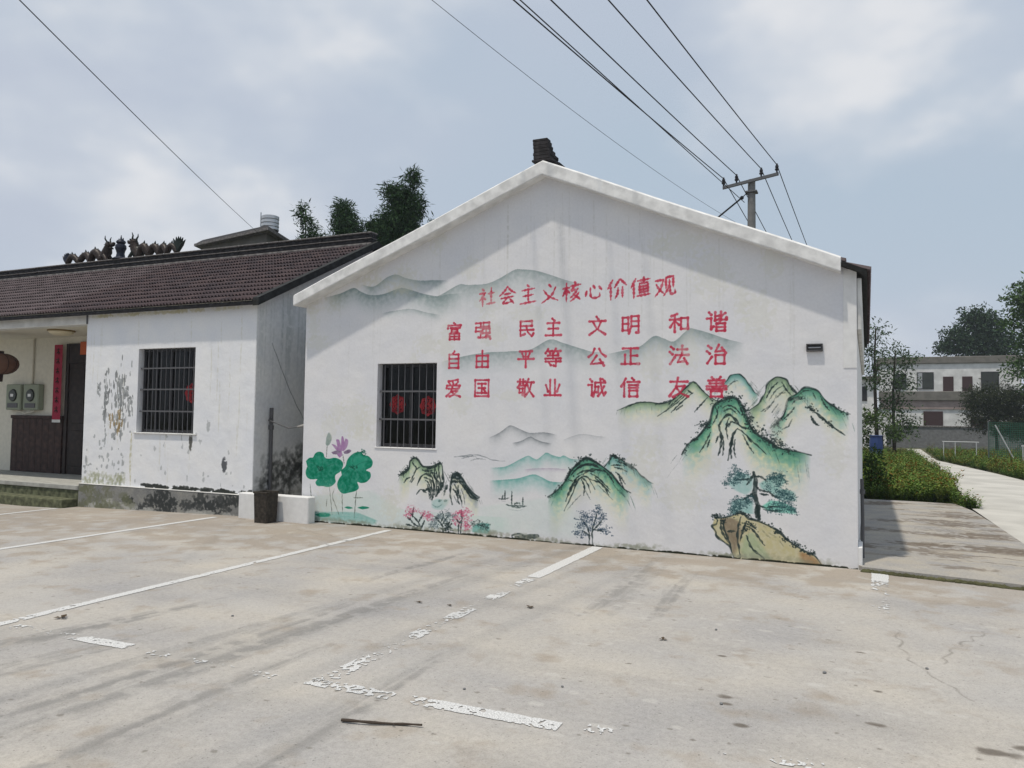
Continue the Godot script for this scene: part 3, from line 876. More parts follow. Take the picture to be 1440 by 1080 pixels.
# the pier of the tiled house: paint flaking off grey render, moss and rain marks
func flaking_texture() -> ImageTexture:
	var cv := Canvas.new(1040, 880, 250.0, -5.0, 3.42, 31)
	cv.fill(Color(0.87, 0.875, 0.885), 0.03, 0.02, 41, 0.006, 0.1, 0.02)
	var grey := Color(0.62, 0.635, 0.64)
	for a in [[-4.40, 1.95, 0.05, 0.42], [-4.44, 1.55, 0.05, 0.2], [-4.03, 1.8, 0.13, 0.5], [-3.87, 1.85, 0.10, 0.42], [-4.12, 1.45, 0.08, 0.32], [-3.98, 1.4, 0.09, 0.3], [-3.79, 1.72, 0.06, 0.35], [-4.0, 2.1, 0.14, 0.24], [-4.60, 1.98, 0.06, 0.1]]:
		for j in 9:
			cv.blotch(Vector2(a[0] + cv.rng.randfn() * a[2] * 0.5, a[1] + cv.rng.randfn() * a[3] * 0.5), Vector2(0.018 + 0.03 * cv.rng.randf(), 0.04 + 0.1 * cv.rng.randf()), grey.darkened(cv.rng.randf() * 0.3), 0.85, 0.58, 9.0)
	for j in 16:
		cv.blotch(Vector2(-4.08 + cv.rng.randfn() * 0.1, 1.4 + cv.rng.randfn() * 0.12), Vector2(0.03, 0.09), Color(0.56, 0.48, 0.34), 0.8, 0.5, 8.0)
	for j in 46:
		cv.blotch(Vector2(cv.rng.randf_range(-4.9, -3.9), cv.rng.randf_range(0.35, 1.2)), Vector2(0.02 + 0.03 * cv.rng.randf(), 0.02 + 0.05 * cv.rng.randf()), grey, 0.8, 0.55, 8.0)
	for j in 24:
		cv.blotch(Vector2(cv.rng.randf_range(-3.6, -1.1), cv.rng.randf_range(0.4, 1.4)), Vector2(0.02 + 0.03 * cv.rng.randf(), 0.02 + 0.06 * cv.rng.randf()), grey, 0.6, 0.6, 8.0)
	cv.blotch(Vector2(-1.58, 0.78), Vector2(0.07, 0.14), Color(0.3, 0.31, 0.33), 0.9, 0.4, 8.0)
	cv.blotch(Vector2(-2.33, 1.12), Vector2(0.05, 0.16), Color(0.32, 0.32, 0.3), 0.9, 0.4, 8.0)
	cv.blotch(Vector2(-1.95, 1.4), Vector2(0.05, 0.12), grey, 0.7, 0.45, 8.0)
	for j in 22:
		cv.blotch(Vector2(cv.rng.randf_range(-4.98, -3.9), cv.rng.randf_range(0.33, 0.5)), Vector2(0.14, 0.09), Color(0.60, 0.61, 0.50), 0.4, 0.5, 2.5)
	for j in 130:
		var fx := -4.02 + cv.rng.randfn() * 0.17 if j % 3 else -4.40 + cv.rng.randfn() * 0.03
		var fy := 1.75 + cv.rng.randfn() * 0.26
		cv.blotch(Vector2(fx, fy), Vector2(0.008 + 0.012 * cv.rng.randf(), 0.02 + 0.07 * cv.rng.randf()), grey.darkened(0.35 * cv.rng.randf()), 0.9, 0.35, 9.0)
	for j in 50:
		cv.blotch(Vector2(cv.rng.randf_range(-3.4, -1.0), cv.rng.randf_range(0.33, 0.38)), Vector2(0.12, 0.035), Color(0.2, 0.21, 0.2), 0.85, 0.45)
	for j in 30:
		var x := cv.rng.randf_range(-4.9, -1.1)
		var top := cv.rng.randf_range(1.0, 3.3)
		cv.ink(PackedVector2Array([Vector2(x, top), Vector2(x + 0.01, top - 0.3), Vector2(x, top - cv.rng.randf_range(0.5, 1.0))]), cv.rng.randf_range(0.01, 0.04), Color(0.72, 0.71, 0.62), 0.25, 1, 0.9)
	cv.ink(PackedVector2Array([Vector2(-3.72, 1.25), Vector2(-3.73, 0.8), Vector2(-3.71, 0.36)]), 0.05, Color(0.68, 0.66, 0.52), 0.6, 1, 0.7)
	for j in 20:
		cv.blotch(Vector2(cv.rng.randf_range(-4.9, -1.0), 3.3), Vector2(0.25, 0.05), Color(0.74, 0.72, 0.60), 0.4, 0.5, 3.0)
	return cv.texture()

func plinth_texture() -> ImageTexture:
	var cv := Canvas.new(1040, 128, 250.0, -5.0, 0.36, 51)
	cv.fill(Color(0.50, 0.50, 0.49), 0.16, 0.12, 61, 0.012, 0.12, 0.05)
	for j in 26:
		cv.blotch(Vector2(cv.rng.randf_range(-3.75, -1.1), cv.rng.randf_range(-0.08, 0.28)), Vector2(0.22, 0.13), Color(0.22, 0.23, 0.23), 0.8, 0.50, 4.0)
	for j in 20:
		cv.blotch(Vector2(cv.rng.randf_range(-4.9, -1.1), cv.rng.randf_range(-0.1, 0.05)), Vector2(0.2, 0.08), Color(0.66, 0.66, 0.64), 0.8, 0.52, 9.0)
	for j in 30:
		cv.blotch(Vector2(cv.rng.randf_range(-4.95, -3.6), cv.rng.randf_range(-0.1, 0.3)), Vector2(0.15, 0.1), Color(0.40, 0.41, 0.33), 0.5, 0.5)
	return cv.texture()

# the side wall in the gap: old lime wash gone grey, its shade and moisture painted dark low down
func gap_texture() -> ImageTexture:
	var cv := Canvas.new(600, 780, 150.0, -4.0, 5.1, 71)
	cv.fill(Color(0.83, 0.835, 0.835), 0.06, 0.05, 81, 0.008, 0.07, 0.03)
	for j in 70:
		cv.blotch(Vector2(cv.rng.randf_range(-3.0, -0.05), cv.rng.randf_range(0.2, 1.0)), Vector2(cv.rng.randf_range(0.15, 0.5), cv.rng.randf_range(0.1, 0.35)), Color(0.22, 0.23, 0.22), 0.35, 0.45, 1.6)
	for j in 60:
		var x := cv.rng.randf_range(-2.5, -0.05)
		cv.ink(PackedVector2Array([Vector2(x, 3.6), Vector2(x, 3.2), Vector2(x + 0.01, 3.4 - cv.rng.randf_range(0.4, 1.6))]), cv.rng.randf_range(0.02, 0.08), Color(0.68, 0.70, 0.70), 0.3, 1, 0.8)
	cv.ink(PackedVector2Array([Vector2(-0.35, 2.75), Vector2(-0.8, 2.0), Vector2(-1.3, 1.35)]), 0.015, Color(0.36, 0.37, 0.37), 0.7, 0, 0.4, 0.004)
	return cv.texture()

# the old concrete of the yard: mottled, brown dirt by the houses, tyre tracks, drips and cracks
func yard_texture() -> ImageTexture:
	var cv := Canvas.new(2048, 922, 102.4, -8.0, 1.0, 91)     # y of the picture is -z
	cv.fill(Color(0.666, 0.652, 0.632), 0.10, 0.05, 101, 0.006, 0.16, 0.05)
	var n := cv.noise_bytes(130, 0.02, 4)
	var n2 := cv.noise_bytes(131, 0.011, 4, Vector2(0.3, 1.0))
	for i in cv.w * cv.h:
		var x := -8.0 + (i % cv.w) / 102.4
		var z := -1.0 + (i / cv.w) / 102.4
		var near := clampf(1.25 - z / (1.5 + 2.4 * clampf((3.0 - x) * 0.3, 0.0, 1.0)), 0.0, 1.0)
		var m := clampf((n[i] / 255.0 - 0.62 + near * 0.42) * 4.0, 0.0, 1.0)
		cv.put(i, Color(0.575, 0.53, 0.475), m * 0.58)
		var pale := clampf((n2[i] / 255.0 - 0.52) * 3.5, 0.0, 1.0)
		cv.put(i, Color(0.70, 0.69, 0.675), pale * 0.45)
		cv.put(i, Color(0.55, 0.54, 0.53), clampf((0.42 - n2[i] / 255.0) * 3.0, 0.0, 1.0) * 0.45)
	for a in [[3.55, 7.6, 3.75, 3.6, 0.16], [3.9, 7.2, 4.05, 2.0, 0.1], [2.2, 7.8, 2.7, 4.0, 0.2], [2.75, 7.9, 3.1, 5.0, 0.12], [5.3, 7.6, 5.2, 4.5, 0.1], [4.35, 7.5, 4.3, 4.8, 0.12], [5.7, 3.4, 5.6, 0.6, 0.14], [6.2, 3.2, 6.1, 1.0, 0.1], [3.3, 3.2, 3.4, 1.0, 0.12]]:
		for j in 7:
			var o: Vector2 = Vector2(cv.rng.randfn(), 0) * a[4] * 0.45
			var p0: Vector2 = Vector2(a[0], -a[1] + cv.rng.randf() * 0.8) + o
			var p1: Vector2 = Vector2(a[2], -a[3] - cv.rng.randf() * 0.8) + o
			cv.ink(PackedVector2Array([p0, p0.lerp(p1, 0.5) + Vector2(cv.rng.randfn() * 0.03, 0), p1]), a[4] * cv.rng.randf_range(0.3, 1.0), Color(0.49, 0.485, 0.475), 0.2, 1, 0.85)
	for a in [[7.01, 4.61, 0.1, 0.06], [7.02, 4.72, 0.05, 0.03], [7.14, 5.0, 0.06, 0.04], [7.79, 4.67, 0.1, 0.05], [8.30, 4.78, 0.2, 0.07], [8.5, 4.66, 0.2, 0.06], [6.85, 3.83, 0.05, 0.03], [6.4, 3.65, 0.03, 0.02], [5.17, 3.24, 0.04, 0.025], [7.8, 4.1, 0.04, 0.03], [6.95, 5.3, 0.04, 0.03], [7.7, 3.3, 0.05, 0.02]]:
		for j in 3:
			cv.blotch(Vector2(a[0], -a[1]), Vector2(a[2], a[3]) * (0.55 + 0.15 * j), Color(0.38, 0.355, 0.325), 0.42, 0.45, 5.0)
	for j in 600:
		cv.blotch(Vector2(cv.rng.randf_range(-6.0, 10.0), -cv.rng.randf_range(0.2, 7.4)), Vector2(cv.rng.randf_range(0.008, 0.026), cv.rng.randf_range(0.006, 0.018)), Color(0.42, 0.40, 0.37), 0.5, 0.35, 5.0)
	for j in 90:
		cv.blotch(Vector2(cv.rng.randf_range(5.5, 9.0), -cv.rng.randf_range(2.0, 6.5)), Vector2(cv.rng.randf_range(0.03, 0.1), cv.rng.randf_range(0.02, 0.05)), Color(0.72, 0.71, 0.69), 0.6, 0.55, 6.0)
	for a in [[7.95, 2.5, 8.0, 3.3, 8.3, 4.0], [8.6, 2.2, 8.3, 2.9, 8.2, 3.3], [5.0, 1.0, 4.4, 1.6, 3.8, 1.7], [0.5, 0.7, 1.6, 1.0, 2.8, 0.9]]:
		cv.ink(v2([a[0], -a[1], a[2], -a[3], a[4], -a[5]], 1.0), 0.012, Color(0.36, 0.345, 0.32), 0.55, 1, 0.7, 0.02)
	return cv.texture()

func slab_texture() -> ImageTexture:
	var cv := Canvas.new(320, 1335, 150.0, 7.6, 8.3, 141)
	cv.fill(Color(0.63, 0.615, 0.59), 0.1, 0.07, 151, 0.012, 0.16, 0.06)
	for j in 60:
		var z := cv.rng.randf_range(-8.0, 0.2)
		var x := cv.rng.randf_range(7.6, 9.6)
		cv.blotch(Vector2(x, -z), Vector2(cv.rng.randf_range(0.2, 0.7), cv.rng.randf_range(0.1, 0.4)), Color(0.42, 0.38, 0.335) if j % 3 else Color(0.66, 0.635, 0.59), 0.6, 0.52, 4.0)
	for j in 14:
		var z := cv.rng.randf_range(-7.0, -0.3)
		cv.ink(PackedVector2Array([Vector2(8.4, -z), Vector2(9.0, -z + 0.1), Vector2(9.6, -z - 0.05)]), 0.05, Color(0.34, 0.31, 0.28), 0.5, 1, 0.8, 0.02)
	return cv.texture()

# ---------------------------------------------------------------- sky
func sky_panorama() -> ImageTexture:
	var w := 1536; var h := 768
	var n := FastNoiseLite.new()
	n.seed = 7; n.noise_type = FastNoiseLite.TYPE_SIMPLEX_SMOOTH; n.frequency = 1.0; n.fractal_octaves = 6; n.fractal_gain = 0.55
	var n2 := FastNoiseLite.new()
	n2.seed = 15; n2.noise_type = FastNoiseLite.TYPE_SIMPLEX_SMOOTH; n2.frequency = 1.0; n2.fractal_octaves = 3
	var d := PackedFloat32Array()
	d.resize(w * h * 3)
	for y in h:
		var el := (0.5 - (y + 0.5) / h) * PI
		var sy := sin(el); var cy := cos(el)
		for x in w:
			var i := (y * w + x) * 3
			if y > h * 0.53:
				d[i] = 0.34; d[i + 1] = 0.33; d[i + 2] = 0.31
				continue
			var az := (x + 0.5) / w * TAU
			var dir := Vector3(cos(az) * cy, maxf(sy, 0.0), sin(az) * cy)
			var q := dir / (dir.y + 0.45)
			var big := n2.get_noise_3d(q.x * 0.9 + 3.0, q.z * 0.9, 2.0)
			var puff := n.get_noise_3d(q.x * 1.5, dir.y * 2.5, q.z * 1.5)
			var body := puff + 0.45 * big
			var lit := body - n.get_noise_3d(q.x * 1.5 + 0.03, dir.y * 2.5 + 0.16, q.z * 1.5 + 0.03) - 0.45 * big
			var veil := smoothstep(-0.5, 0.5, big)
			var cl := smoothstep(-0.22, 0.30, body)
			var core := smoothstep(0.06, 0.42, body)
			var cr := Color(0.435, 0.535, 0.645).lerp(Color(0.505, 0.560, 0.665), veil)
			cr = cr.lerp(Color(0.555, 0.605, 0.68), pow(1.0 - clampf(dir.y, 0.0, 1.0), 5.0) * 0.75)
			cr = cr.lerp(Color(0.615, 0.665, 0.735), cl * 0.7)
			cr = cr.lerp(Color(0.765, 0.78, 0.81), core * clampf(0.48 + lit * 1.7, 0.1, 0.9))
			d[i] = cr.r; d[i + 1] = cr.g; d[i + 2] = cr.b
	return ImageTexture.create_from_image(Image.create_from_data(w, h, false, Image.FORMAT_RGBF, d.to_byte_array()))

# ---------------------------------------------------------------- ground marks: worn paint as real sheets with a ragged edge
# field(x, z) > 0 where paint is left; marching squares over a fine grid
func worn_sheet(lo: Vector2, hi: Vector2, cell: float, field: Callable, lift := 0.004) -> MB:
	var mb := MB.new()
	var nx := int((hi.x - lo.x) / cell) + 1
	var nz := int((hi.y - lo.y) / cell) + 1
	var f := PackedFloat32Array()
	f.resize((nx + 1) * (nz + 1))
	for j in nz + 1:
		for i in nx + 1:
			f[j * (nx + 1) + i] = field.call(lo.x + i * cell, lo.y + j * cell)
	for j in nz:
		for i in nx:
			var c := [f[j * (nx + 1) + i], f[j * (nx + 1) + i + 1], f[(j + 1) * (nx + 1) + i + 1], f[(j + 1) * (nx + 1) + i]]
			var p := [Vector2(i, j), Vector2(i + 1, j), Vector2(i + 1, j + 1), Vector2(i, j + 1)]
			var o := []
			for e in 4:
				var a: float = c[e]; var b: float = c[(e + 1) % 4]
				if a > 0.0:
					o.append(p[e])
				if (a > 0.0) != (b > 0.0):
					o.append((p[e] as Vector2).lerp(p[(e + 1) % 4], a / (a - b)))
			for t in range(1, o.size() - 1):
				var q := []
				for s in [o[0], o[t], o[t + 1]]:
					var x: float = lo.x + s.x * cell
					q.append(Vector3(x, gh(x) + lift, lo.y + s.y * cell))
				mb.vert(q[0], Vector3.UP); mb.vert(q[1], Vector3.UP); mb.vert(q[2], Vector3.UP)
	return mb

var wear := FastNoiseLite.new()
var wear2 := FastNoiseLite.new()

# a painted line from a to b; keep(t) says how much of the paint is left along it, 0 to 1
func parking_line(a: Vector2, b: Vector2, width: float, keep: Callable, label: String, cell := 0.02) -> void:
	var d := (b - a).normalized()
	var s := Vector2(-d.y, d.x)
	var len := a.distance_to(b)
	var field := func(x: float, z: float) -> float:
		var p := Vector2(x, z) - a
		var t := p.dot(d) / len
		var off := absf(p.dot(s)) + 0.008 * wear.get_noise_2d(x * 160.0, z * 160.0)
		var edge := minf(width * 0.5 - off, minf(t, 1.0 - t) * len) * 20.0
		var k: float = keep.call(t)
		var n := 0.5 + 0.45 * wear.get_noise_2d(x * 60.0, z * 60.0) + 0.55 * wear2.get_noise_2d(x * 420.0, z * 420.0)
		return minf(edge, (k - n) * 2.0)
	var lo := a.min(b) - Vector2.ONE * width
	var hi := a.max(b) + Vector2.ONE * width
	var mb := worn_sheet(lo, hi, cell, field)
	if mb.v.size():
		single("parking_line", mb, M.paint, label, "road marking", "painted lines of the parking bays", "structure")

# ---------------------------------------------------------------- plants
# sprays of leaves gathered round twig tips inside ellipsoids; blobs: [centre, radii]
func crown(blobs: Array, twigs: int, per: int, size: float, slim: float, droop: float, dark: Color, light: Color, spread: float) -> MB:
	var mb := MB.new()
	mb.colored = true
	var total := 0.0
	for bl in blobs:
		total += pow(bl[1].x * bl[1].y * bl[1].z, 0.67)
	for bl in blobs:
		var cnt := int(twigs * pow(bl[1].x * bl[1].y * bl[1].z, 0.67) / total)
		for t in cnt:
			var d := Vector3(rng.randfn(), rng.randfn(), rng.randfn()).normalized()
			var rr := pow(rng.randf(), 0.45) * rng.randf_range(0.85, 1.12) * (1.35 if t % 11 == 0 else 1.0)
			var at: Vector3 = bl[0] + d * bl[1] * rr
			for l in per:
				var p := at + Vector3(rng.randfn(), rng.randfn() * 0.7, rng.randfn()) * spread
				var dir := (d * 0.5 + Vector3(rng.randfn(), rng.randfn() - droop, rng.randfn()) * 0.8).normalized()
				var side := dir.cross(Vector3(rng.randfn(), rng.randfn(), rng.randfn())).normalized()
				mb.color = dark.lerp(light, 0.2 + 0.6 * rng.randf())
				mb.leaf(p, dir, side, size * rng.randf_range(0.45, 1.5), size * slim * rng.randf_range(0.6, 1.3))
	return mb

func limbs(base: Vector3, top: Vector3, r: float, tips: Array) -> MB:
	var mb := MB.new()
	var path := []; var rad := []
	for i in 7:
		var t := i / 6.0
		path.append(base.lerp(top, t) + Vector3(sin(t * 5.0 + base.x), 0, cos(t * 4.0 + base.z)) * r * 0.8 * t)
		rad.append(r * (1.0 - 0.7 * t))
	mb.tube(path, rad, 8)
	for tp in tips:
		var t := rng.randf_range(0.35, 0.85)
		var p0 := base.lerp(top, t)
		var mid: Vector3 = p0.lerp(tp, 0.5) + Vector3(0, 0.08 * p0.distance_to(tp), 0)
		mb.tube([p0, mid, tp], [r * 0.45 * (1.1 - t), r * 0.25, r * 0.08], 6)
	return mb

func tree(called: String, label: String, category: String, base: Vector3, top: Vector3, r: float, blobs: Array, twigs: int, per: int, size: float, slim: float, droop: float, dark: Color, light: Color, spread: float, group := "") -> Node3D:
	var t := thing(called, label, category, base, group)
	var tips := []
	for bl in blobs:
		tips.append(bl[0])
	part("trunk", limbs(base, top, r, tips), M.bark, t)
	part("crown", crown(blobs, twigs, per, size, slim, droop, dark, light, spread), M.leaf, t)
	return t

# one weed: stalks with narrow leaves, some with a flower head
func weed_mesh(seed_: int, tall: float, leaf_c: Color, tip_c: Color, tipped: bool) -> ArrayMesh:
	var rg := RandomNumberGenerator.new()
	rg.seed = seed_
	var mb := MB.new()
	mb.colored = true
	for s in 9:
		var a := rg.randf() * TAU
		var lean := Vector3(cos(a), 0, sin(a)) * rg.randf_range(0.05, 0.45)
		var hgt := tall * rg.randf_range(0.55, 1.1)
		var root := Vector3(cos(a), 0, sin(a)) * rg.randf() * 0.08
		for l in 9:
			var t := (l + 1) / 9.0
			var p := root + lean * t * t * hgt + Vector3.UP * hgt * t * 0.95
			var b := rg.randf() * TAU
			var dir := Vector3(cos(b), rg.randf_range(-0.1, 0.9), sin(b)).normalized()
			mb.color = leaf_c * rg.randf_range(0.6, 1.35)
			mb.leaf(p, dir, dir.cross(Vector3.UP).normalized(), 0.13 * tall * 2.0 * rg.randf_range(0.6, 1.2) * (1.15 - t * 0.5), 0.04)
		mb.color = leaf_c * 0.8
		mb.leaf(root, (lean * hgt + Vector3.UP * hgt).normalized(), lean.cross(Vector3.UP).normalized() if lean.length() > 0.01 else Vector3.RIGHT, hgt, 0.014)
		if tipped:
			for l in 5:
				var b := rg.randf() * TAU
				mb.color = tip_c * rg.randf_range(0.6, 1.2)
				var dir := Vector3(cos(b), 0.9, sin(b)).normalized()
				mb.leaf(root + lean * hgt + Vector3.UP * hgt * 0.95, dir, dir.cross(Vector3.UP).normalized(), 0.06, 0.03)
	var m := mb.mesh()
	m.surface_set_material(0, M.leaf)
	return m

func weed_mass(called: String, label: String, meshes: Array, spots: Array) -> void:
	var root := thing(called, label, "plants", Vector3.ZERO, "", "stuff")
	for k in meshes.size():
		var own := []
		for i in spots.size():
			if i % meshes.size() == k:
				own.append(spots[i])
		var mm := MultiMesh.new()
		mm.transform_format = MultiMesh.TRANSFORM_3D
		mm.mesh = meshes[k]
		mm.instance_count = own.size()
		for i in own.size():
			var s := rng.randf_range(0.5, 1.0)
			mm.set_instance_transform(i, Transform3D(Basis(Vector3.UP, rng.randf() * TAU).scaled(Vector3(s, s * rng.randf_range(0.5, 1.15), s)), own[i]))
		var o := MultiMeshInstance3D.new()
		o.name = "weeds"
		o.multimesh = mm
		o.set_meta("kind", "stuff")
		root.add_child(o, true)

# ---------------------------------------------------------------- roof tiles
# one tile: three rolls across, a thick front edge; lies along +x (across) and -z (up the slope), front edge at z = 0
func tile_mesh(wide: float, deep: float) -> ArrayMesh:
	var mb := MB.new()
	var seg := 12
	var prof := []
	for i in seg + 1:
		var u := float(i) / seg
		prof.append(Vector2(u * wide, 0.5 - 0.5 * cos(u * TAU * 3.0)))
	for i in seg:
		var a: Vector2 = prof[i]; var b: Vector2 = prof[i + 1]
		var f0 := Vector3(a.x, a.y * 0.042 + 0.020, 0); var f1 := Vector3(b.x, b.y * 0.042 + 0.020, 0)
		var r0 := Vector3(a.x, a.y * 0.020 + 0.002, -deep * 1.1); var r1 := Vector3(b.x, b.y * 0.020 + 0.002, -deep * 1.1)
		var t := Vector3(0, -0.011, 0)
		mb.quad(f0, f1, r1, r0)
		mb.quad(f0 + t, f1 + t, f1, f0)
		mb.quad(r0 + t, r1 + t, f1 + t, f0 + t)
	return mb.mesh()

func lay_tiles(roof: Node3D, x0: float, x1: float, eave: Vector3, ridge: Vector3, rows: int, wide: float, singles: int, mats: Array) -> void:
	var slope := ridge - eave
	var deep := slope.length() / rows
	var up := slope.normalized()
	var basis := Basis(Vector3.RIGHT, Vector3.RIGHT.cross(up), -up)
	var mesh := tile_mesh(wide * 0.985, deep)
	var cols := int((x1 - x0) / wide)
	var rest := []
	var made := 0
	for c in cols:
		for r in rows:
			var p := eave + up * deep * r
			p.x = x1 - wide * (c + 1) + rng.randf_range(-0.004, 0.004)
			p.y += rng.randf_range(0.0, 0.006)
			var b := basis * Basis(Vector3.UP, rng.randf_range(-0.012, 0.012)) * Basis(Vector3.RIGHT, rng.randf_range(-0.012, 0.006))
			if made < singles:
				var o := MeshInstance3D.new()
				o.name = "tile"
				o.mesh = mesh
				o.material_override = mats[rng.randi() % mats.size()]
				o.transform = Transform3D(b, p - roof.get_parent().position - roof.position)
				roof.add_child(o, true)
				made += 1
			else:
				rest.append(Transform3D(b, p))
	var mm := MultiMesh.new()
	mm.transform_format = MultiMesh.TRANSFORM_3D
	mm.use_colors = true
	mm.mesh = mesh
	mm.instance_count = rest.size()
	for i in rest.size():
		mm.set_instance_transform(i, rest[i])
		var v := rng.randf_range(0.75, 1.2)
		mm.set_instance_color(i, Color(v, v, v))
	var o := MultiMeshInstance3D.new()
	o.name = "tile_field"
	o.multimesh = mm
	o.material_override = M.tile_many
	o.set_meta("kind", "stuff")
	o.position = -roof.get_parent().position - roof.position
	roof.add_child(o, true)

# ---------------------------------------------------------------- openings
# a front wall in the plane z = z1 with a rectangular window hole; top(x) is its upper edge
func wall_with_hole(x0: float, x1: float, y0: float, top: PackedVector2Array, hole: Rect2, z0: float, z1: float) -> MB:
	var mb := MB.new()
	var hx0 := hole.position.x; var hx1 := hole.end.x; var hy0 := hole.position.y; var hy1 := hole.end.y
	var top_y := func(x: float) -> float:
		for i in top.size() - 1:
			if x <= top[i + 1].x + 1e-6:
				return lerpf(top[i].y, top[i + 1].y, (x - top[i].x) / (top[i + 1].x - top[i].x))
		return top[-1].y
	var between := func(a: float, b: float) -> PackedVector2Array:
		var o := PackedVector2Array([Vector2(b, top_y.call(b))])
		for i in range(top.size() - 1, -1, -1):
			if top[i].x > a + 1e-4 and top[i].x < b - 1e-4:
				o.append(top[i])
		o.append(Vector2(a, top_y.call(a)))
		return o
	var flat := func(poly: PackedVector2Array) -> void:
		var idx := Geometry2D.triangulate_polygon(poly)
		for i in range(0, idx.size(), 3):
			var a := poly[idx[i]]; var b := poly[idx[i + 1]]; var d := poly[idx[i + 2]]
			if (b - a).cross(d - a) < 0:
				var sw := b; b = d; d = sw
			mb.tri(Vector3(a.x, a.y, z1), Vector3(b.x, b.y, z1), Vector3(d.x, d.y, z1))
			mb.tri(Vector3(a.x, a.y, z0), Vector3(d.x, d.y, z0), Vector3(b.x, b.y, z0))
	flat.call(PackedVector2Array([Vector2(x0, y0), Vector2(hx0, y0)]) + between.call(x0, hx0))
	flat.call(PackedVector2Array([Vector2(hx1, y0), Vector2(x1, y0)]) + between.call(hx1, x1))
	flat.call(PackedVector2Array([Vector2(hx0, y0), Vector2(hx1, y0), Vector2(hx1, hy0), Vector2(hx0, hy0)]))
	flat.call(PackedVector2Array([Vector2(hx0, hy1), Vector2(hx1, hy1)]) + between.call(hx0, hx1))
	# reveals of the hole and the outer edges
	mb.quad(Vector3(hx0, hy0, z1), Vector3(hx1, hy0, z1), Vector3(hx1, hy0, z0), Vector3(hx0, hy0, z0))
	mb.quad(Vector3(hx0, hy1, z0), Vector3(hx1, hy1, z0), Vector3(hx1, hy1, z1), Vector3(hx0, hy1, z1))
	mb.quad(Vector3(hx0, hy0, z0), Vector3(hx0, hy1, z0), Vector3(hx0, hy1, z1), Vector3(hx0, hy0, z1))
	mb.quad(Vector3(hx1, hy0, z1), Vector3(hx1, hy1, z1), Vector3(hx1, hy1, z0), Vector3(hx1, hy0, z0))
	mb.quad(Vector3(x0, y0, z0), Vector3(x0, y0, z1), Vector3(x0, top_y.call(x0), z1), Vector3(x0, top_y.call(x0), z0))
	mb.quad(Vector3(x1, y0, z1), Vector3(x1, y0, z0), Vector3(x1, top_y.call(x1), z0), Vector3(x1, top_y.call(x1), z1))
	return mb

# frame, glass and iron bars in a hole
func barred_window(house: Node3D, hole: Rect2, z: float, uprights: int, rails: Array, mullions: Array) -> void:
	var x0 := hole.position.x; var x1 := hole.end.x; var y0 := hole.position.y; var y1 := hole.end.y
	var w := thing_part("window", house)
	var f := MB.new()
	for e in [[x0, x0 + 0.05, y0, y1], [x1 - 0.05, x1, y0, y1], [x0 + 0.05, x1 - 0.05, y0, y0 + 0.05], [x0 + 0.05, x1 - 0.05, y1 - 0.05, y1]]:
		f.cbox(Vector3(e[0], e[2], z - 0.05), Vector3(e[1], e[3], z), 0.004)
	for m in mullions:
		f.cbox(Vector3(m - 0.025, y0 + 0.05, z - 0.045), Vector3(m + 0.025, y1 - 0.05, z - 0.005), 0.004)
	part("frame", f, M.dark_frame, w)
	var g := MB.new()
	g.box(Vector3(x0 + 0.04, y0 + 0.04, z - 0.03), Vector3(x1 - 0.04, y1 - 0.04, z - 0.026))
	part("pane", g, M.pane, w)
	for i in uprights:
		var x := lerpf(x0 + 0.03, x1 - 0.03, (i + 0.5) / uprights) + rng.randf_range(-0.006, 0.006)
		var b := MB.new()
		b.tube([Vector3(x, y0, z + 0.06), Vector3(x + rng.randf_range(-0.004, 0.004), (y0 + y1) * 0.5, z + 0.06), Vector3(x, y1, z + 0.06)], [0.0075, 0.0075, 0.0075], 6, false)
		part("bar", b, M.iron, w)
	for y in rails:
		var b := MB.new()
		b.cbox(Vector3(x0, y - 0.012, z + 0.054), Vector3(x1, y + 0.012, z + 0.064), 0.002)
		part("rail", b, M.iron, w)

func thing_part(called: String, parent: Node3D) -> Node3D:
	var o := Node3D.new()
	o.name = called
	parent.add_child(o, true)
	return o

func _ready() -> void:
	rng.seed = 4242
	# ------------------------------------------------------------ camera, sky, sun, exposure
	var cam := Camera3D.new()
	cam.name = "camera"
	cam.position = Vector3(7.756, 1.6, 9.2485)
	cam.basis = Basis(Vector3.UP, 0.4338) * Basis(Vector3.RIGHT, 0.0436) * Basis(Vector3.BACK, 0.0142)
	cam.fov = rad_to_deg(2.0 * atan(540.0 / 1079.1))
	cam.near = 0.05
	cam.far = 900.0
	add_child(cam)
	cam.current = true
	var env := Environment.new()
	env.background_mode = Environment.BG_SKY
	env.sky = Sky.new()
	var sm := PanoramaSkyMaterial.new()
	sm.panorama = sky_panorama()
	env.sky.sky_material = sm
	env.sky_rotation = Vector3(0, deg_to_rad(SKY_TURN), 0)
	env.tonemap_mode = Environment.TONE_MAPPER_LINEAR
	env.tonemap_exposure = 1.0
	env.sdfgi_enabled = true
	env.ssao_enabled = true
	env.ssil_enabled = true
	env.fog_enabled = true
	env.fog_density = 0.0008
	env.fog_light_color = Color(0.80, 0.84, 0.88)
	var we := WorldEnvironment.new()
	we.name = "world_environment"
	we.environment = env
	add_child(we)
	var sun := DirectionalLight3D.new()
	sun.name = "sun"
	sun.light_energy = 0.95
	sun.light_color = Color(1.0, 0.965, 0.91)
	sun.light_angular_distance = 1.4
	sun.shadow_enabled = true
	add_child(sun)
	sun.look_at_from_position(Vector3.ZERO, Vector3(0.12, -1.0, -0.285), Vector3.RIGHT)

	materials()
	ground()
	mural_house()
	tiled_house()
	gap_things()
	yard_marks()
	behind()
	wires()
	lane_side()


const SKY_TURN := 0.0

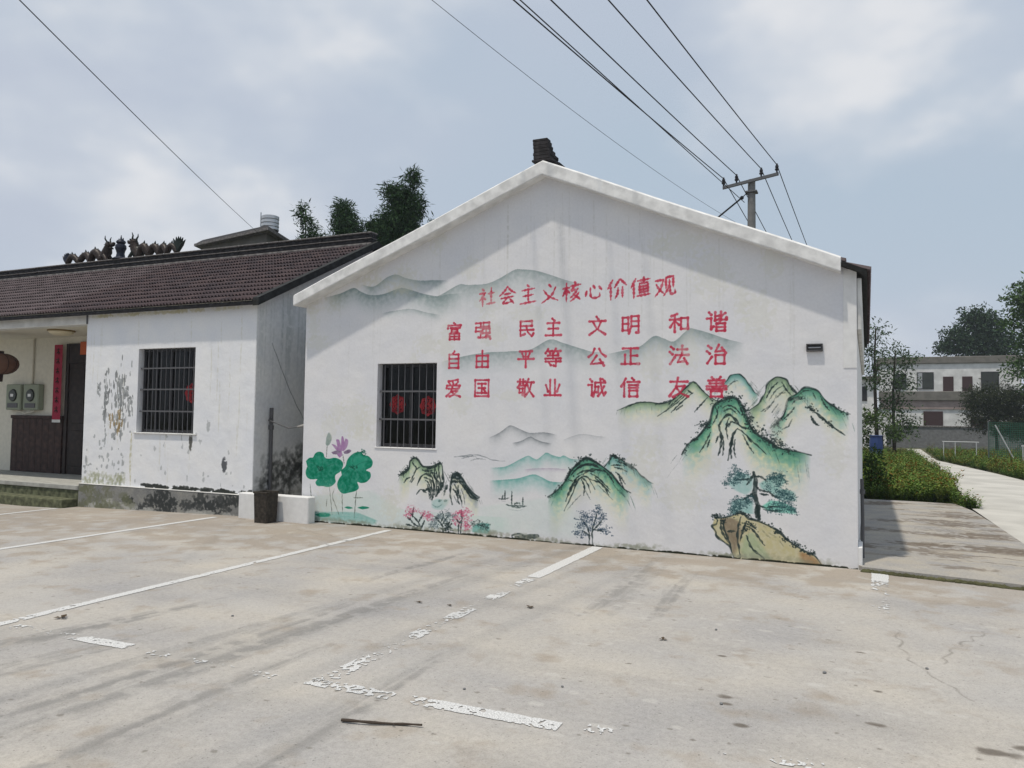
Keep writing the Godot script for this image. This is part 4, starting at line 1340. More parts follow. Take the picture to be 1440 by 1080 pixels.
func materials() -> void:
	var fine := grey_noise(1, 0.06, 4, 0.94, 1.0)
	var mild := grey_noise(4, 0.02, 5, 0.88, 1.0, 256, 1.5)
	var coarse := grey_noise(2, 0.02, 5, 0.66, 1.0, 256, 1.6)
	var speck := grey_noise(3, 0.25, 2, 0.80, 1.0, 256, 1.5)
	M.white = mat(lin(0.74, 0.74, 0.735), 0.9, fine, 0.5, 0.12)
	M.white_old = mat(lin(0.70, 0.70, 0.68), 0.9, mild, 0.45, 0.1)
	M.verge = mat(lin(0.80, 0.80, 0.79), 0.85, mild, 0.9, 0.15)
	M.cream = mat(lin(0.66, 0.63, 0.54), 0.9, fine, 0.5)
	M.ceiling = M.cream
	M.concrete = mat(lin(0.36, 0.35, 0.33), 0.95, mild, 0.6, 0.2)
	M.concrete_pale = mat(lin(0.50, 0.485, 0.445), 0.95, grey_noise(14, 0.012, 5, 0.91, 1.0, 512, 1.8), 0.11, 0.1)
	M.moss = mat(lin(0.16, 0.17, 0.10), 0.95, coarse, 1.3, 0.3)
	M.tread = mat(lin(0.40, 0.40, 0.37), 0.9, mild, 1.0, 0.1)
	M.soil = mat(lin(0.13, 0.13, 0.065), 1.0, coarse, 0.3, 0.5)
	M.tiles = []
	for c in [Color(0.090, 0.064, 0.068), Color(0.078, 0.057, 0.062), Color(0.102, 0.072, 0.074), Color(0.068, 0.052, 0.058)]:
		M.tiles.append(mat(lin(c.r, c.g, c.b), 0.8, speck, 1.5))
	M.tile_many = StandardMaterial3D.new()
	M.tile_many.albedo_color = lin(0.082, 0.060, 0.064)
	M.tile_many.vertex_color_use_as_albedo = true
	M.tile_many.roughness = 0.8
	M.ridge = mat(lin(0.045, 0.042, 0.045), 0.85, coarse, 1.5, 0.2)
	M.mortar = mat(lin(0.26, 0.245, 0.24), 0.95, coarse, 1.5, 0.2)
	M.tar = mat(lin(0.030, 0.032, 0.032), 0.8, coarse, 1.2, 0.2)
	M.glaze = mat(lin(0.045, 0.030, 0.024), 0.45, coarse, 3.0, 0.2)
	M.glaze_green = mat(lin(0.022, 0.034, 0.026), 0.4, coarse, 3.0, 0.2)
	M.glaze_blue = mat(lin(0.024, 0.030, 0.055), 0.4, coarse, 3.0, 0.2)
	M.dark_frame = mat(lin(0.03, 0.03, 0.034), 0.5)
	M.iron = mat(lin(0.13, 0.13, 0.14), 0.55, speck, 3.0)
	M.pane = StandardMaterial3D.new()
	M.pane.transparency = BaseMaterial3D.TRANSPARENCY_ALPHA
	M.pane.albedo_color = Color(0.04, 0.045, 0.05, 0.45)
	M.pane.roughness = 0.06
	M.pane.metallic_specular = 0.28
	M.inside = mat(lin(0.30, 0.295, 0.28), 0.95, fine, 0.5)
	M.red_paper = mat(lin(0.22, 0.016, 0.022), 0.8, fine, 3.0)
	M.couplet = mat(lin(0.32, 0.025, 0.055), 0.8, fine, 2.0)
	M.orange_paper = mat(lin(0.50, 0.12, 0.05), 0.8, fine, 2.0)
	M.ink_black = mat(lin(0.03, 0.02, 0.02), 0.8)
	M.door = mat(lin(0.030, 0.018, 0.016), 0.5, coarse, 1.2)
	M.board = mat(lin(0.062, 0.032, 0.027), 0.6, coarse, 1.2)
	M.meter = mat(lin(0.26, 0.29, 0.22), 0.6, fine, 2.0)
	M.meter_glass = mat(lin(0.05, 0.055, 0.05), 0.2)
	M.lantern = mat(lin(0.16, 0.085, 0.06), 0.8, fine, 2.0)
	M.lamp_glass = mat(lin(0.62, 0.55, 0.40), 0.4)
	M.brass = mat(lin(0.20, 0.14, 0.06), 0.4)
	M.bucket = mat(lin(0.055, 0.045, 0.035), 0.6, coarse, 2.5, 0.2)
	M.pipe = mat(lin(0.09, 0.09, 0.095), 0.5)
	M.pole = mat(lin(0.22, 0.22, 0.215), 0.9, mild, 1.0)
	M.galv = mat(lin(0.16, 0.165, 0.175), 0.5, speck, 3.0)
	M.insulator = mat(lin(0.030, 0.028, 0.032), 0.3)
	M.cable = mat(lin(0.035, 0.035, 0.04), 0.7)
	M.steel = mat(lin(0.48, 0.49, 0.50), 0.3)
	M.steel.metallic = 0.7
	M.lamp_body = mat(lin(0.06, 0.06, 0.065), 0.4)
	M.lamp_face = mat(lin(0.36, 0.37, 0.39), 0.2)
	M.paint = mat(lin(0.68, 0.685, 0.68), 0.85, grey_noise(12, 0.12, 4, 0.80, 1.0, 256, 2.0), 2.6)
	M.bark = mat(lin(0.075, 0.06, 0.045), 0.95, coarse, 2.0, 0.5)
	M.leaf = leaf_mat(Color(0.45, 0.5, 0.25))
	M.block = mat(lin(0.20, 0.205, 0.21), 0.95, mild, 0.8, 0.2)
	M.far_white = mat(lin(0.78, 0.78, 0.77), 0.9, mild, 0.25)
	M.far_band = mat(lin(0.20, 0.19, 0.17), 0.95, mild, 0.35)
	M.far_pink = mat(lin(0.36, 0.29, 0.27), 0.95, mild, 0.35)
	M.shutter = mat(lin(0.055, 0.030, 0.030), 0.6)
	M.blue = mat(lin(0.025, 0.05, 0.16), 0.5)
	M.net = mat(lin(0.035, 0.13, 0.085), 0.8)
	M.rail_white = mat(lin(0.5, 0.51, 0.52), 0.5)
	M.twig = mat(lin(0.075, 0.058, 0.045), 0.9, speck, 6.0)
	M.dead_leaf = mat(lin(0.07, 0.05, 0.03), 0.9)
	M.brick_red = mat(lin(0.24, 0.10, 0.07), 0.95, coarse, 1.0)
	wear.seed = 5; wear.noise_type = FastNoiseLite.TYPE_SIMPLEX_SMOOTH; wear.frequency = 0.05; wear.fractal_octaves = 3
	wear2.seed = 9; wear2.noise_type = FastNoiseLite.TYPE_SIMPLEX_SMOOTH; wear2.frequency = 0.05; wear2.fractal_octaves = 2

func ground() -> void:
	# earth far and wide; it lies lower under the yard and level behind the houses
	var mb := MB.new()
	var xs := [-400.0, -120.0, -40.0, -16.0, 7.0, 7.6, 12.0, 18.0, 40.0, 120.0, 400.0]
	var zs := [-420.0, -160.0, -90.0, -40.0, -8.3, -7.0, 0.0, 16.0, 60.0, 300.0]
	var hh := func(z: float) -> float: return -0.02 if z < -8.0 else -0.2
	for i in xs.size() - 1:
		for j in zs.size() - 1:
			var a := Vector3(xs[i], hh.call(zs[j + 1]), zs[j + 1]); var b := Vector3(xs[i + 1], hh.call(zs[j + 1]), zs[j + 1])
			var c := Vector3(xs[i + 1], hh.call(zs[j]), zs[j]); var d := Vector3(xs[i], hh.call(zs[j]), zs[j])
			mb.quad(a, b, c, d)
	single("ground", mb, M.soil, "dark green weedy earth around the concrete yard", "ground", "", "structure")
	# the yard in front: one sheet with its own surface, and plain concrete round about
	var yd := MB.new()
	for i in 40:
		var x0 := -8.0 + i * 0.5; var x1 := x0 + 0.5
		yd.quad(Vector3(x0, gh(x0), 8), Vector3(x1, gh(x1), 8), Vector3(x1, gh(x1), -1), Vector3(x0, gh(x0), -1))
	yd.map_uv(func(p: Vector3) -> Vector2: return Vector2((p.x + 8.0) / 20.0, (p.z + 1.0) / 9.004))
	var ym := tex_mat(yard_texture(), 0.92)
	ym.texture_repeat = true
	ym.detail_enabled = true
	ym.detail_albedo = grain_texture()
	ym.detail_blend_mode = BaseMaterial3D.BLEND_MODE_MUL
	ym.detail_uv_layer = BaseMaterial3D.DETAIL_UV_2
	ym.uv2_triplanar = true
	ym.uv2_world_triplanar = true
	ym.uv2_scale = Vector3.ONE * 0.36
	single("yard", yd, ym, "grey stained concrete yard with worn white parking lines", "yard", "", "structure")
	var ap := MB.new()
	for e in [[-30.0, -8.0, -1.0, 8.0], [12.0, 30.0, -1.0, 8.0], [-30.0, 30.0, 8.0, 30.0]]:
		var y0 := gh(e[0]); var y1 := gh(e[1])
		if e[0] < -29 and e[1] > 29:
			for s in [[-30.0, -6.0], [-6.0, -1.0], [-1.0, 30.0]]:
				ap.quad(Vector3(s[0], gh(s[0]), e[3]), Vector3(s[1], gh(s[1]), e[3]), Vector3(s[1], gh(s[1]), e[2]), Vector3(s[0], gh(s[0]), e[2]))
		else:
			ap.quad(Vector3(e[0], y0, e[3]), Vector3(e[1], y1, e[3]), Vector3(e[1], y1, e[2]), Vector3(e[0], y0, e[2]))
	single("yard_apron", ap, M.concrete, "plain concrete surround of the parking yard", "yard", "", "structure")
	# raised slab beside the mural house
	var sl := MB.new()
	var outline := PackedVector2Array([Vector2(7.70, -0.10), Vector2(8.4, -0.21), Vector2(9.1, -0.33), Vector2(9.62, -0.42), Vector2(9.6, 2.7), Vector2(9.55, 4.6), Vector2(9.46, 6.7), Vector2(9.3, 7.93), Vector2(8.5, 8.02), Vector2(7.66, 8.0), Vector2(7.66, 4.0), Vector2(7.66, 0.0)])
	sl.prism(outline, -0.1, 0.05, Basis(Vector3.RIGHT, Vector3.FORWARD, Vector3.UP))
	sl.map_uv(func(p: Vector3) -> Vector2: return Vector2((p.x - 7.6) / 2.1333, (p.z + 8.3) / 8.9))
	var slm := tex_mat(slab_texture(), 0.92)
	slm.texture_repeat = true
	slm.detail_enabled = true
	slm.detail_albedo = ym.detail_albedo
	slm.detail_blend_mode = BaseMaterial3D.BLEND_MODE_MUL
	slm.detail_uv_layer = BaseMaterial3D.DETAIL_UV_2
	slm.uv2_triplanar = true; slm.uv2_world_triplanar = true; slm.uv2_scale = Vector3.ONE * 0.36
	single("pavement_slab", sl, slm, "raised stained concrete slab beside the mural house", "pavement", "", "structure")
	# soil and moss at the slab's front joint, also painting the step's shadow
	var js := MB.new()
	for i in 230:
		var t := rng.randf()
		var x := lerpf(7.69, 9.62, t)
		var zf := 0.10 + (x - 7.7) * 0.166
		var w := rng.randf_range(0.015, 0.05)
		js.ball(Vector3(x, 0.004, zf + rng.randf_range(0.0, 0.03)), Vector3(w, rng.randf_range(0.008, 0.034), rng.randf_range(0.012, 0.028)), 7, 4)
	single("joint_moss_shadow", js, M.soil, "dark moss and soil with painted step shadow in the joint before the raised slab", "moss", "", "stuff")
	# the pale lane that leads away past the field
	var pa := MB.new()
	var left := [Vector2(9.62, 0.6), Vector2(9.62, -3.4), Vector2(9.52, -7.6), Vector2(9.80, -13.4), Vector2(9.88, -21.5), Vector2(9.86, -34.4), Vector2(9.86, -38.4), Vector2(9.9, -44.0)]
	var right := [Vector2(14.2, 0.6), Vector2(13.4, -4.0), Vector2(12.6, -9.0), Vector2(12.0, -14.5), Vector2(11.45, -20.2), Vector2(10.45, -28.5), Vector2(10.6, -38.4), Vector2(10.7, -44.0)]
	for i in left.size() - 1:
		for s in 4:
			var l0: Vector2 = left[i].lerp(left[i + 1], s / 4.0); var l1: Vector2 = left[i].lerp(left[i + 1], (s + 1) / 4.0)
			var r0: Vector2 = right[i].lerp(right[i + 1], s / 4.0); var r1: Vector2 = right[i].lerp(right[i + 1], (s + 1) / 4.0)
			pa.quad(Vector3(l0.x, 0.02, l0.y), Vector3(r0.x, 0.02, r0.y), Vector3(r1.x, 0.02, r1.y), Vector3(l1.x, 0.02, l1.y))
	pa.quad(Vector3(2.0, 0.02, -35.0), Vector3(9.86, 0.02, -35.0), Vector3(9.86, 0.02, -38.2), Vector3(2.0, 0.02, -38.2))
	single("lane_path", pa, M.concrete_pale, "pale concrete lane bending away between the weeds", "path", "", "structure")

# fine sandy grain of bare concrete, to lay over the yard's own tones
func grain_texture() -> ImageTexture:
	var s := 1024
	var rg := RandomNumberGenerator.new()
	rg.seed = 99
	var cell := PackedFloat32Array()
	cell.resize(342 * 342)
	for i in cell.size():
		cell[i] = rg.randf_range(-0.035, 0.035) - (0.2 * rg.randf() if rg.randf() < 0.012 else 0.0)
	var d := PackedByteArray()
	d.resize(s * s)
	for i in s * s:
		var v := 0.965 + rg.randf_range(-0.05, 0.05) + cell[(i / s / 3) * 342 + (i % s) / 3]
		d[i] = clampi(int(v * 255.0), 0, 255)
	return ImageTexture.create_from_image(Image.create_from_data(s, s, false, Image.FORMAT_L8, d))


const W := 7.656
const PEAK_X := 3.935

func mural_house() -> void:
	var h := thing("mural_house", "white gabled house painted with an ink landscape and red lettering", "house", Vector3(PEAK_X, 0, -4.5))
	# front wall
	var hole := Rect2(1.325, 1.15, 0.99, 1.20)
	var top := PackedVector2Array([Vector2(0, 3.36), Vector2(PEAK_X, 4.85), Vector2(W, 3.30)])
	var fw := wall_with_hole(0, W, -0.25, top, hole, -0.24, 0.0)
	fw.map_uv(func(p: Vector3) -> Vector2: return Vector2((p.x + 0.1 + (p.z * 0.5 if p.x > 7.6 or p.x < 0.01 else 0.0)) / 8.0, (4.95 - p.y) / 5.0))
	var wm := tex_mat(mural_texture(), 0.9)
	wm.heightmap_enabled = true
	var hn := FastNoiseLite.new()
	hn.seed = 77; hn.frequency = 0.012; hn.fractal_octaves = 5; hn.noise_type = FastNoiseLite.TYPE_SIMPLEX_SMOOTH
	wm.heightmap_texture = ImageTexture.create_from_image(hn.get_image(1600, 1000, false, false, true))
	wm.heightmap_scale = 0.5
	var front := part("front_wall", fw, wm, h)
	front.set_meta("label", "white mural wall with misty hills, lotus, pine and red characters")
	# side and back walls
	var s := MB.new()
	s.box(Vector3(0.0, -0.25, -9.0), Vector3(0.24, 3.36, -0.242))
	part("side_wall", s, M.white_old, h)
	s = MB.new()
	s.box(Vector3(W - 0.24, -0.25, -9.0), Vector3(W, 3.26, -0.242))
	part("side_wall", s, M.white, h)
	s = MB.new()
	s.prism(PackedVector2Array([Vector2(0.242, -0.25), Vector2(W - 0.242, -0.25), Vector2(W - 0.242, 3.35), Vector2(PEAK_X, 4.85), Vector2(0.242, 3.42)]), -9.0, -8.76)
	part("back_wall", s, M.white, h)
	s = MB.new()
	s.box(Vector3(0.242, -0.2, -8.7), Vector3(W - 0.242, -0.05, -0.242))
	part("interior_floor", s, M.inside, h)
	s = MB.new()
	s.box(Vector3(0.242, 3.0, -8.7), Vector3(W - 0.242, 3.1, -0.242))
	part("interior_ceiling", s, M.inside, h)
	# right-hand corner pier and the low plinth step at the corner
	s = MB.new()
	s.cbox(Vector3(W - 0.135, 2.2, 0.001), Vector3(W + 0.001, 3.30, 0.006), 0.002)
	part("corner_pier", s, M.white, h)
	s = MB.new()
	s.cbox(Vector3(W + 0.001, -0.1, -0.6), Vector3(W + 0.045, 0.24, 0.006), 0.006)
	part("plinth", s, M.white, h)
	# cornice strip under the right eave
	s = MB.new()
	s.cbox(Vector3(W + 0.001, 2.62, -8.9), Vector3(W + 0.05, 3.2, -0.02), 0.01)
	part("cornice", s, M.white_old, h)
	# verges: plastered boards along the rakes, a little deeper towards the lower left end
	var rake := func(x0: float, y0: float, x1: float, y1: float, t0: float, t1: float, d0: float, d1: float) -> MB:
		var r := MB.new()
		var n := 7
		for i in n:
			var u0 := float(i) / n; var u1 := float(i + 1) / n
			var p := []
			for u in [u0, u1]:
				var x := lerpf(x0, x1, u); var y := lerpf(y0, y1, u) + 0.006 * sin(u * 9.0); var t := lerpf(t0, t1, u); var d := lerpf(d0, d1, u)
				p.append([Vector3(x, y, d - 0.004), Vector3(x, y, -0.06), Vector3(x, y + t, -0.06), Vector3(x, y + t, d - 0.03), Vector3(x, y + t - 0.025, d), Vector3(x, y + 0.012, d)])
			for e in 6:
				var f := (e + 1) % 6
				r.quad(p[0][e], p[0][f], p[1][f], p[1][e])
			if i == 0: 
				for e in range(1, 5): r.tri(p[0][0], p[0][e + 1], p[0][e])
			if i == n - 1: 
				for e in range(1, 5): r.tri(p[1][0], p[1][e], p[1][e + 1])
		return r
	part("verge", rake.call(-0.06, 3.232, PEAK_X, 4.764, 0.17, 0.19, 0.235, 0.17), M.verge, h)
	part("verge", rake.call(7.50, 3.25, PEAK_X, 4.764, 0.175, 0.19, 0.165, 0.17), M.verge, h)
	# roof: two slopes with tiles, laid behind the verges
	var rf := thing_part("roof", h)
	var deck := MB.new()
	deck.hexa([Vector3(-0.25, 3.27, -0.061), Vector3(PEAK_X, 4.86, -0.061), Vector3(PEAK_X, 4.86, -9.15), Vector3(-0.25, 3.27, -9.15), Vector3(-0.25, 3.32, -0.061), Vector3(PEAK_X, 4.91, -0.061), Vector3(PEAK_X, 4.91, -9.15), Vector3(-0.25, 3.32, -9.15)])
	deck.hexa([Vector3(PEAK_X, 4.86, -0.061), Vector3(7.765, 3.215, -0.061), Vector3(7.765, 3.215, -9.15), Vector3(PEAK_X, 4.86, -9.15), Vector3(PEAK_X, 4.91, -0.061), Vector3(7.765, 3.265, -0.061), Vector3(7.765, 3.265, -9.15), Vector3(PEAK_X, 4.91, -9.15)])
	deck.hexa([Vector3(7.505, 3.33, 0.12), Vector3(7.76, 3.217, 0.12), Vector3(7.76, 3.217, -0.06), Vector3(7.505, 3.33, -0.06), Vector3(7.505, 3.38, 0.12), Vector3(7.76, 3.267, 0.12), Vector3(7.76, 3.267, -0.06), Vector3(7.505, 3.38, -0.06)])
	part("deck", deck, M.tar, rf)
	# tiles on both slopes, as a field: the slopes face away from the yard
	var mesh := tile_mesh(0.222, 0.27)
	var mm := MultiMesh.new()
	mm.transform_format = MultiMesh.TRANSFORM_3D
	mm.use_colors = true
	mm.mesh = mesh
	var list := []
	for side in 2:
		var eave := Vector3(-0.3, 3.33, 0) if side == 0 else Vector3(7.785, 3.275, 0)
		var upv := (Vector3(PEAK_X, 4.925, 0) - eave)
		var rows := int(upv.length() / 0.27)
		var step := upv / rows
		var u := upv.normalized()
		for r in rows:
			for c in 40:
				var along := Vector3.BACK if side == 0 else Vector3.FORWARD
				var o := eave + step * r
				o.z = (-0.075 - 0.225 * (c + 1)) if side == 0 else (-0.075 - 0.225 * c)
				o.y += rng.randf_range(0.0, 0.008)
				list.append(Transform3D(Basis(along, (-u).cross(along), -u), o))
	mm.instance_count = list.size()
	for i in list.size():
		mm.set_instance_transform(i, list[i])
		var v := rng.randf_range(0.7, 1.15)
		mm.set_instance_color(i, Color(v, v, v))
	var tf := MultiMeshInstance3D.new()
	tf.name = "tile_field"
	tf.multimesh = mm
	tf.material_override = M.tile_many
	tf.set_meta("kind", "stuff")
	tf.position = -h.position
	rf.add_child(tf, true)
	# ridge: tile courses with a raised end block over the peak
	var rg := MB.new()
	rg.cbox(Vector3(PEAK_X - 0.11, 4.88, -9.1), Vector3(PEAK_X + 0.11, 5.0, -0.3), 0.02)
	rg.cbox(Vector3(PEAK_X - 0.07, 5.003, -9.1), Vector3(PEAK_X + 0.07, 5.07, -0.3), 0.02)
	part("ridge", rg, M.ridge, rf)
	var blk := thing_part("ridge_end", h)
	var y := 4.955
	for e in [[0.135, 0.15, -0.30, 0.03], [0.112, 0.12, -0.24, 0.045], [0.118, 0.125, -0.18, 0.045], [0.112, 0.112, -0.10, 0.045], [0.118, 0.110, -0.02, 0.045], [0.122, 0.10, 0.0, 0.05], [0.126, 0.085, 0.01, 0.035]]:
		var b := MB.new()
		b.cbox(Vector3(PEAK_X - e[0] - 0.03, y, e[2]), Vector3(PEAK_X + e[1] - 0.03, y + e[3], 0.13), 0.006)
		part("brick", b, M.ridge, blk)
		y += e[3] + 0.001
	# window
	barred_window(h, hole, -0.12, 8, [1.55, 1.95], [1.82])
	var sill := MB.new()
	sill.cbox(Vector3(1.30, 1.135, -0.1), Vector3(2.335, 1.149, 0.012), 0.004)
	part("window_sill", sill, M.white, h)
	# downpipe at the corner
	var pp := MB.new()
	pp.tube([Vector3(W + 0.045, 0.04, -0.5), Vector3(W + 0.045, 0.5, -0.5), Vector3(W + 0.04, 0.95, -0.5)], [0.02, 0.02, 0.02], 10)
	pp.tube([Vector3(W + 0.045, 0.78, -0.5), Vector3(W + 0.045, 0.83, -0.5)], [0.03, 0.03], 10)
	part("downpipe", pp, M.pipe, h)
	# red paper cuttings on the glass
	for p in [[1.585, 1.765, "lotus"], [2.095, 1.745, "red lettering"]]:
		single("paper_cutting", paper_cut(Vector3(p[0], p[1], -0.142), 0.13), M.red_paper, "red paper cutting in the mural window on the side of the " + p[2], "paper cutting", "red paper cuttings in the mural window")
	# lamp
	var l := thing("wall_lamp", "small black flat wall lamp high on the mural wall", "lamp", Vector3(7.222, 2.38, 0.0))
	var b := MB.new()
	b.cbox(Vector3(7.135, 2.39, 0.002), Vector3(7.31, 2.405, 0.045), 0.004)
	b.cbox(Vector3(7.135, 2.46, 0.002), Vector3(7.31, 2.476, 0.045), 0.004)
	b.cbox(Vector3(7.135, 2.4055, 0.002), Vector3(7.15, 2.4595, 0.045), 0.004)
	b.cbox(Vector3(7.295, 2.4055, 0.002), Vector3(7.31, 2.4595, 0.045), 0.004)
	b.cbox(Vector3(7.151, 2.4055, 0.002), Vector3(7.294, 2.4595, 0.012), 0.004)
	part("housing", b, M.lamp_body, l)
	b = MB.new()
	b.cbox(Vector3(7.155, 2.425, 0.0125), Vector3(7.29, 2.44, 0.035), 0.004)
	part("lens", b, M.lamp_face, l)

# a round lacy paper cutting: scalloped disc with slots
func paper_cut(at: Vector3, r: float) -> MB:
	var mb := MB.new()
	var seg := 40
	for ring in 3:
		var r0: float = [0.18, 0.48, 0.74][ring] * r
		var r1: float = [0.42, 0.70, 1.0][ring] * r
		for i in seg:
			if (i + ring) % 5 == 0 and ring < 2: continue
			var a0 := TAU * i / seg; var a1 := TAU * (i + 1) / seg
			var w0 := 1.0 + (0.08 * cos(a0 * 8.0) if ring == 2 else 0.0); var w1 := 1.0 + (0.08 * cos(a1 * 8.0) if ring == 2 else 0.0)
			mb.quad(at + Vector3(cos(a0) * r0, sin(a0) * r0 * 1.05, 0), at + Vector3(cos(a0) * r1 * w0, sin(a0) * r1 * w0 * 1.05, 0), at + Vector3(cos(a1) * r1 * w1, sin(a1) * r1 * w1 * 1.05, 0), at + Vector3(cos(a1) * r0, sin(a1) * r0 * 1.05, 0))
	for s in 6:
		var d := Vector3(cos(TAU * s / 6.0), sin(TAU * s / 6.0), 0); var e := Vector3(-d.y, d.x, 0) * r * 0.07
		var zo := Vector3(0, 0, 0.0006 * (s + 1))
		mb.quad(at - e + d * r * 0.1 + zo, at + d * r * 0.8 - e + zo, at + d * r * 0.8 + e + zo, at + e + d * r * 0.1 + zo)
	return mb

func tiled_house() -> void:
	var h := thing("tiled_house", "white house with a long brown tiled roof, porch and flaking paint", "house", Vector3(-6.0, 0, -3.0))
	var hole := Rect2(-3.61, 1.257, 1.33, 1.43)
	var fw := wall_with_hole(-4.95, -0.985, 0.33, PackedVector2Array([Vector2(-4.95, 3.36), Vector2(-0.985, 3.36)]), hole, -0.24, 0.0)
	fw.map_uv(func(p: Vector3) -> Vector2: return Vector2((p.x + 5.0 + (p.z * 0.3 if absf(p.x + 0.985) < 0.01 or absf(p.x + 4.95) < 0.01 else 0.0)) / 4.16, (3.42 - p.y) / 3.52))
	var wm := tex_mat(flaking_texture(), 0.9)
	wm.heightmap_enabled = true
	var hn := FastNoiseLite.new()
	hn.seed = 78; hn.frequency = 0.015; hn.fractal_octaves = 5; hn.noise_type = FastNoiseLite.TYPE_SIMPLEX_SMOOTH
	wm.heightmap_texture = ImageTexture.create_from_image(hn.get_image(900, 760, false, false, true))
	wm.heightmap_scale = 0.5
	part("front_wall", fw, wm, h).set_meta("label", "white wall with paint flaking in grey patches")
	# plinth with a thin white ledge line
	var pl := MB.new()
	pl.cbox(Vector3(-4.97, -0.25, -0.235), Vector3(-1.05, 0.318, 0.045), 0.012)
	pl.map_uv(func(p: Vector3) -> Vector2: return Vector2((p.x + 5.0) / 4.16, (0.36 - p.y) / 0.512))
	part("plinth", pl, tex_mat(plinth_texture(), 0.95), h)
	var lg := MB.new()
	lg.cbox(Vector3(-4.96, 0.319, -0.2), Vector3(-1.0, 0.329, 0.05), 0.003)
	part("ledge", lg, M.white_old, h)
	# the gable-end wall in the gap
	var sw := MB.new()
	sw.prism(PackedVector2Array([Vector2(0.242, -0.25), Vector2(6.0, -0.25), Vector2(6.0, 3.36), Vector2(3.0, 4.84), Vector2(0.242, 3.45)]), -0.24, 0.0, Basis(Vector3.FORWARD, Vector3.UP, Vector3.RIGHT), Vector3(-0.985, 0, 0))
	sw.prism(PackedVector2Array([Vector2(0.004, 0.33), Vector2(5.99, 0.33), Vector2(5.99, 3.35), Vector2(3.0, 4.83), Vector2(0.004, 3.35)]), 0.002, 0.01, Basis(Vector3.FORWARD, Vector3.UP, Vector3.RIGHT), Vector3(-0.985, 0, 0))
	sw.map_uv(func(p: Vector3) -> Vector2: return Vector2((p.z + 4.0) / 4.0, (5.1 - p.y) / 5.2))
	part("side_wall", sw, tex_mat(gap_texture(), 0.95), h)
	var bx := MB.new()
	bx.box(Vector3(-16.0, -0.25, -6.0), Vector3(-1.226, 3.36, -5.76))
	part("back_wall", bx, M.white, h)
	bx = MB.new()
	bx.box(Vector3(-16.24, -0.25, -6.0), Vector3(-16.002, 3.36, 0.0))
	part("side_wall", bx, M.white, h)
	bx = MB.new()
	bx.box(Vector3(-16.0, 0.1, -1.74), Vector3(-4.96, 3.36, -1.5))
	part("porch_wall", bx, M.cream, h)
	bx = MB.new()
	bx.box(Vector3(-4.949, 0.1, -1.5), Vector3(-4.71, 3.36, -0.242))
	part("porch_side_wall", bx, M.cream, h)
	bx = MB.new()
	bx.box(Vector3(-16.0, 3.17, -1.498), Vector3(-4.952, 3.25, -0.202))
	part("porch_ceiling", bx, M.ceiling, h)
	bx = MB.new()
	bx.cbox(Vector3(-16.0, 3.165, -0.2), Vector3(-4.952, 3.36, -0.004), 0.008)
	part("porch_beam", bx, M.white_old, h)
	bx = MB.new()
	bx.cbox(Vector3(-4.965, 3.17, -0.06), Vector3(-4.935, 3.36, 0.02), 0.004)
	part("beam_strap", bx, M.iron, h)
	bx = MB.new()
	bx.cbox(Vector3(-16.0, 0.2, -1.5), Vector3(-4.975, 0.285, 0.06), 0.01)
	part("porch_floor", bx, M.tread, h)
	bx = MB.new()
	bx.cbox(Vector3(-16.0, -0.25, -1.4), Vector3(-4.98, 0.1995, 0.04), 0.01)
	part("step_riser", bx, M.moss, h)
	bx = MB.new()
	bx.cbox(Vector3(-16.0, -0.25, 0.045), Vector3(-4.99, 0.055, 0.33), 0.012)
	part("step", bx, M.moss, h)
	bx = MB.new()
	bx.box(Vector3(-4.70, -0.2, -5.7), Vector3(-1.23, 0.05, -0.245))
	part("interior_floor", bx, M.inside, h)
	bx = MB.new()
	bx.box(Vector3(-4.70, 3.2, -5.7), Vector3(-1.23, 3.3, -0.245))
	part("interior_ceiling", bx, M.inside, h)
	# door in the porch
	var d := thing_part("door", h)
	bx = MB.new()
	bx.cbox(Vector3(-7.56, 0.286, -1.499), Vector3(-7.47, 3.02, -1.44), 0.006)
	bx.cbox(Vector3(-6.3, 0.286, -1.499), Vector3(-6.21, 3.02, -1.44), 0.006)
	bx.cbox(Vector3(-7.469, 2.6, -1.499), Vector3(-6.301, 3.02, -1.45), 0.006)
	part("frame", bx, M.door, d)
	for x in [-7.468, -6.883]:
		bx = MB.new()
		bx.cbox(Vector3(x, 0.29, -1.498), Vector3(x + 0.58, 2.598, -1.465), 0.006)
		part("leaf", bx, M.door, d)
		for e in [[0.45, 1.2], [1.35, 2.5]]:
			bx = MB.new()
			bx.cbox(Vector3(x + 0.09, e[0], -1.4645), Vector3(x + 0.49, e[1], -1.452), 0.008)
			part("panel", bx, M.door, d)
	# roof
	var rf := thing_part("roof", h)
	var deck := MB.new()
	deck.hexa([Vector3(-16.4, 3.30, 0.15), Vector3(-0.92, 3.30, 0.15), Vector3(-0.92, 4.84, -3.0), Vector3(-16.4, 4.84, -3.0), Vector3(-16.4, 3.355, 0.15), Vector3(-0.92, 3.355, 0.15), Vector3(-0.92, 4.895, -3.0), Vector3(-16.4, 4.895, -3.0)])
	deck.hexa([Vector3(-16.4, 4.84, -3.0), Vector3(-0.92, 4.84, -3.0), Vector3(-0.92, 3.30, -6.15), Vector3(-16.4, 3.30, -6.15), Vector3(-16.4, 4.895, -3.0), Vector3(-0.92, 4.895, -3.0), Vector3(-0.92, 3.355, -6.15), Vector3(-16.4, 3.355, -6.15)])
	part("deck", deck, M.ridge, rf)
	bx = MB.new()
	bx.box(Vector3(-16.2, 3.362, 0.002), Vector3(-0.99, 3.385, 0.11))
	part("eave_board", bx, M.cream, rf)
	# dark verge with its end tiles
	var vg := MB.new()
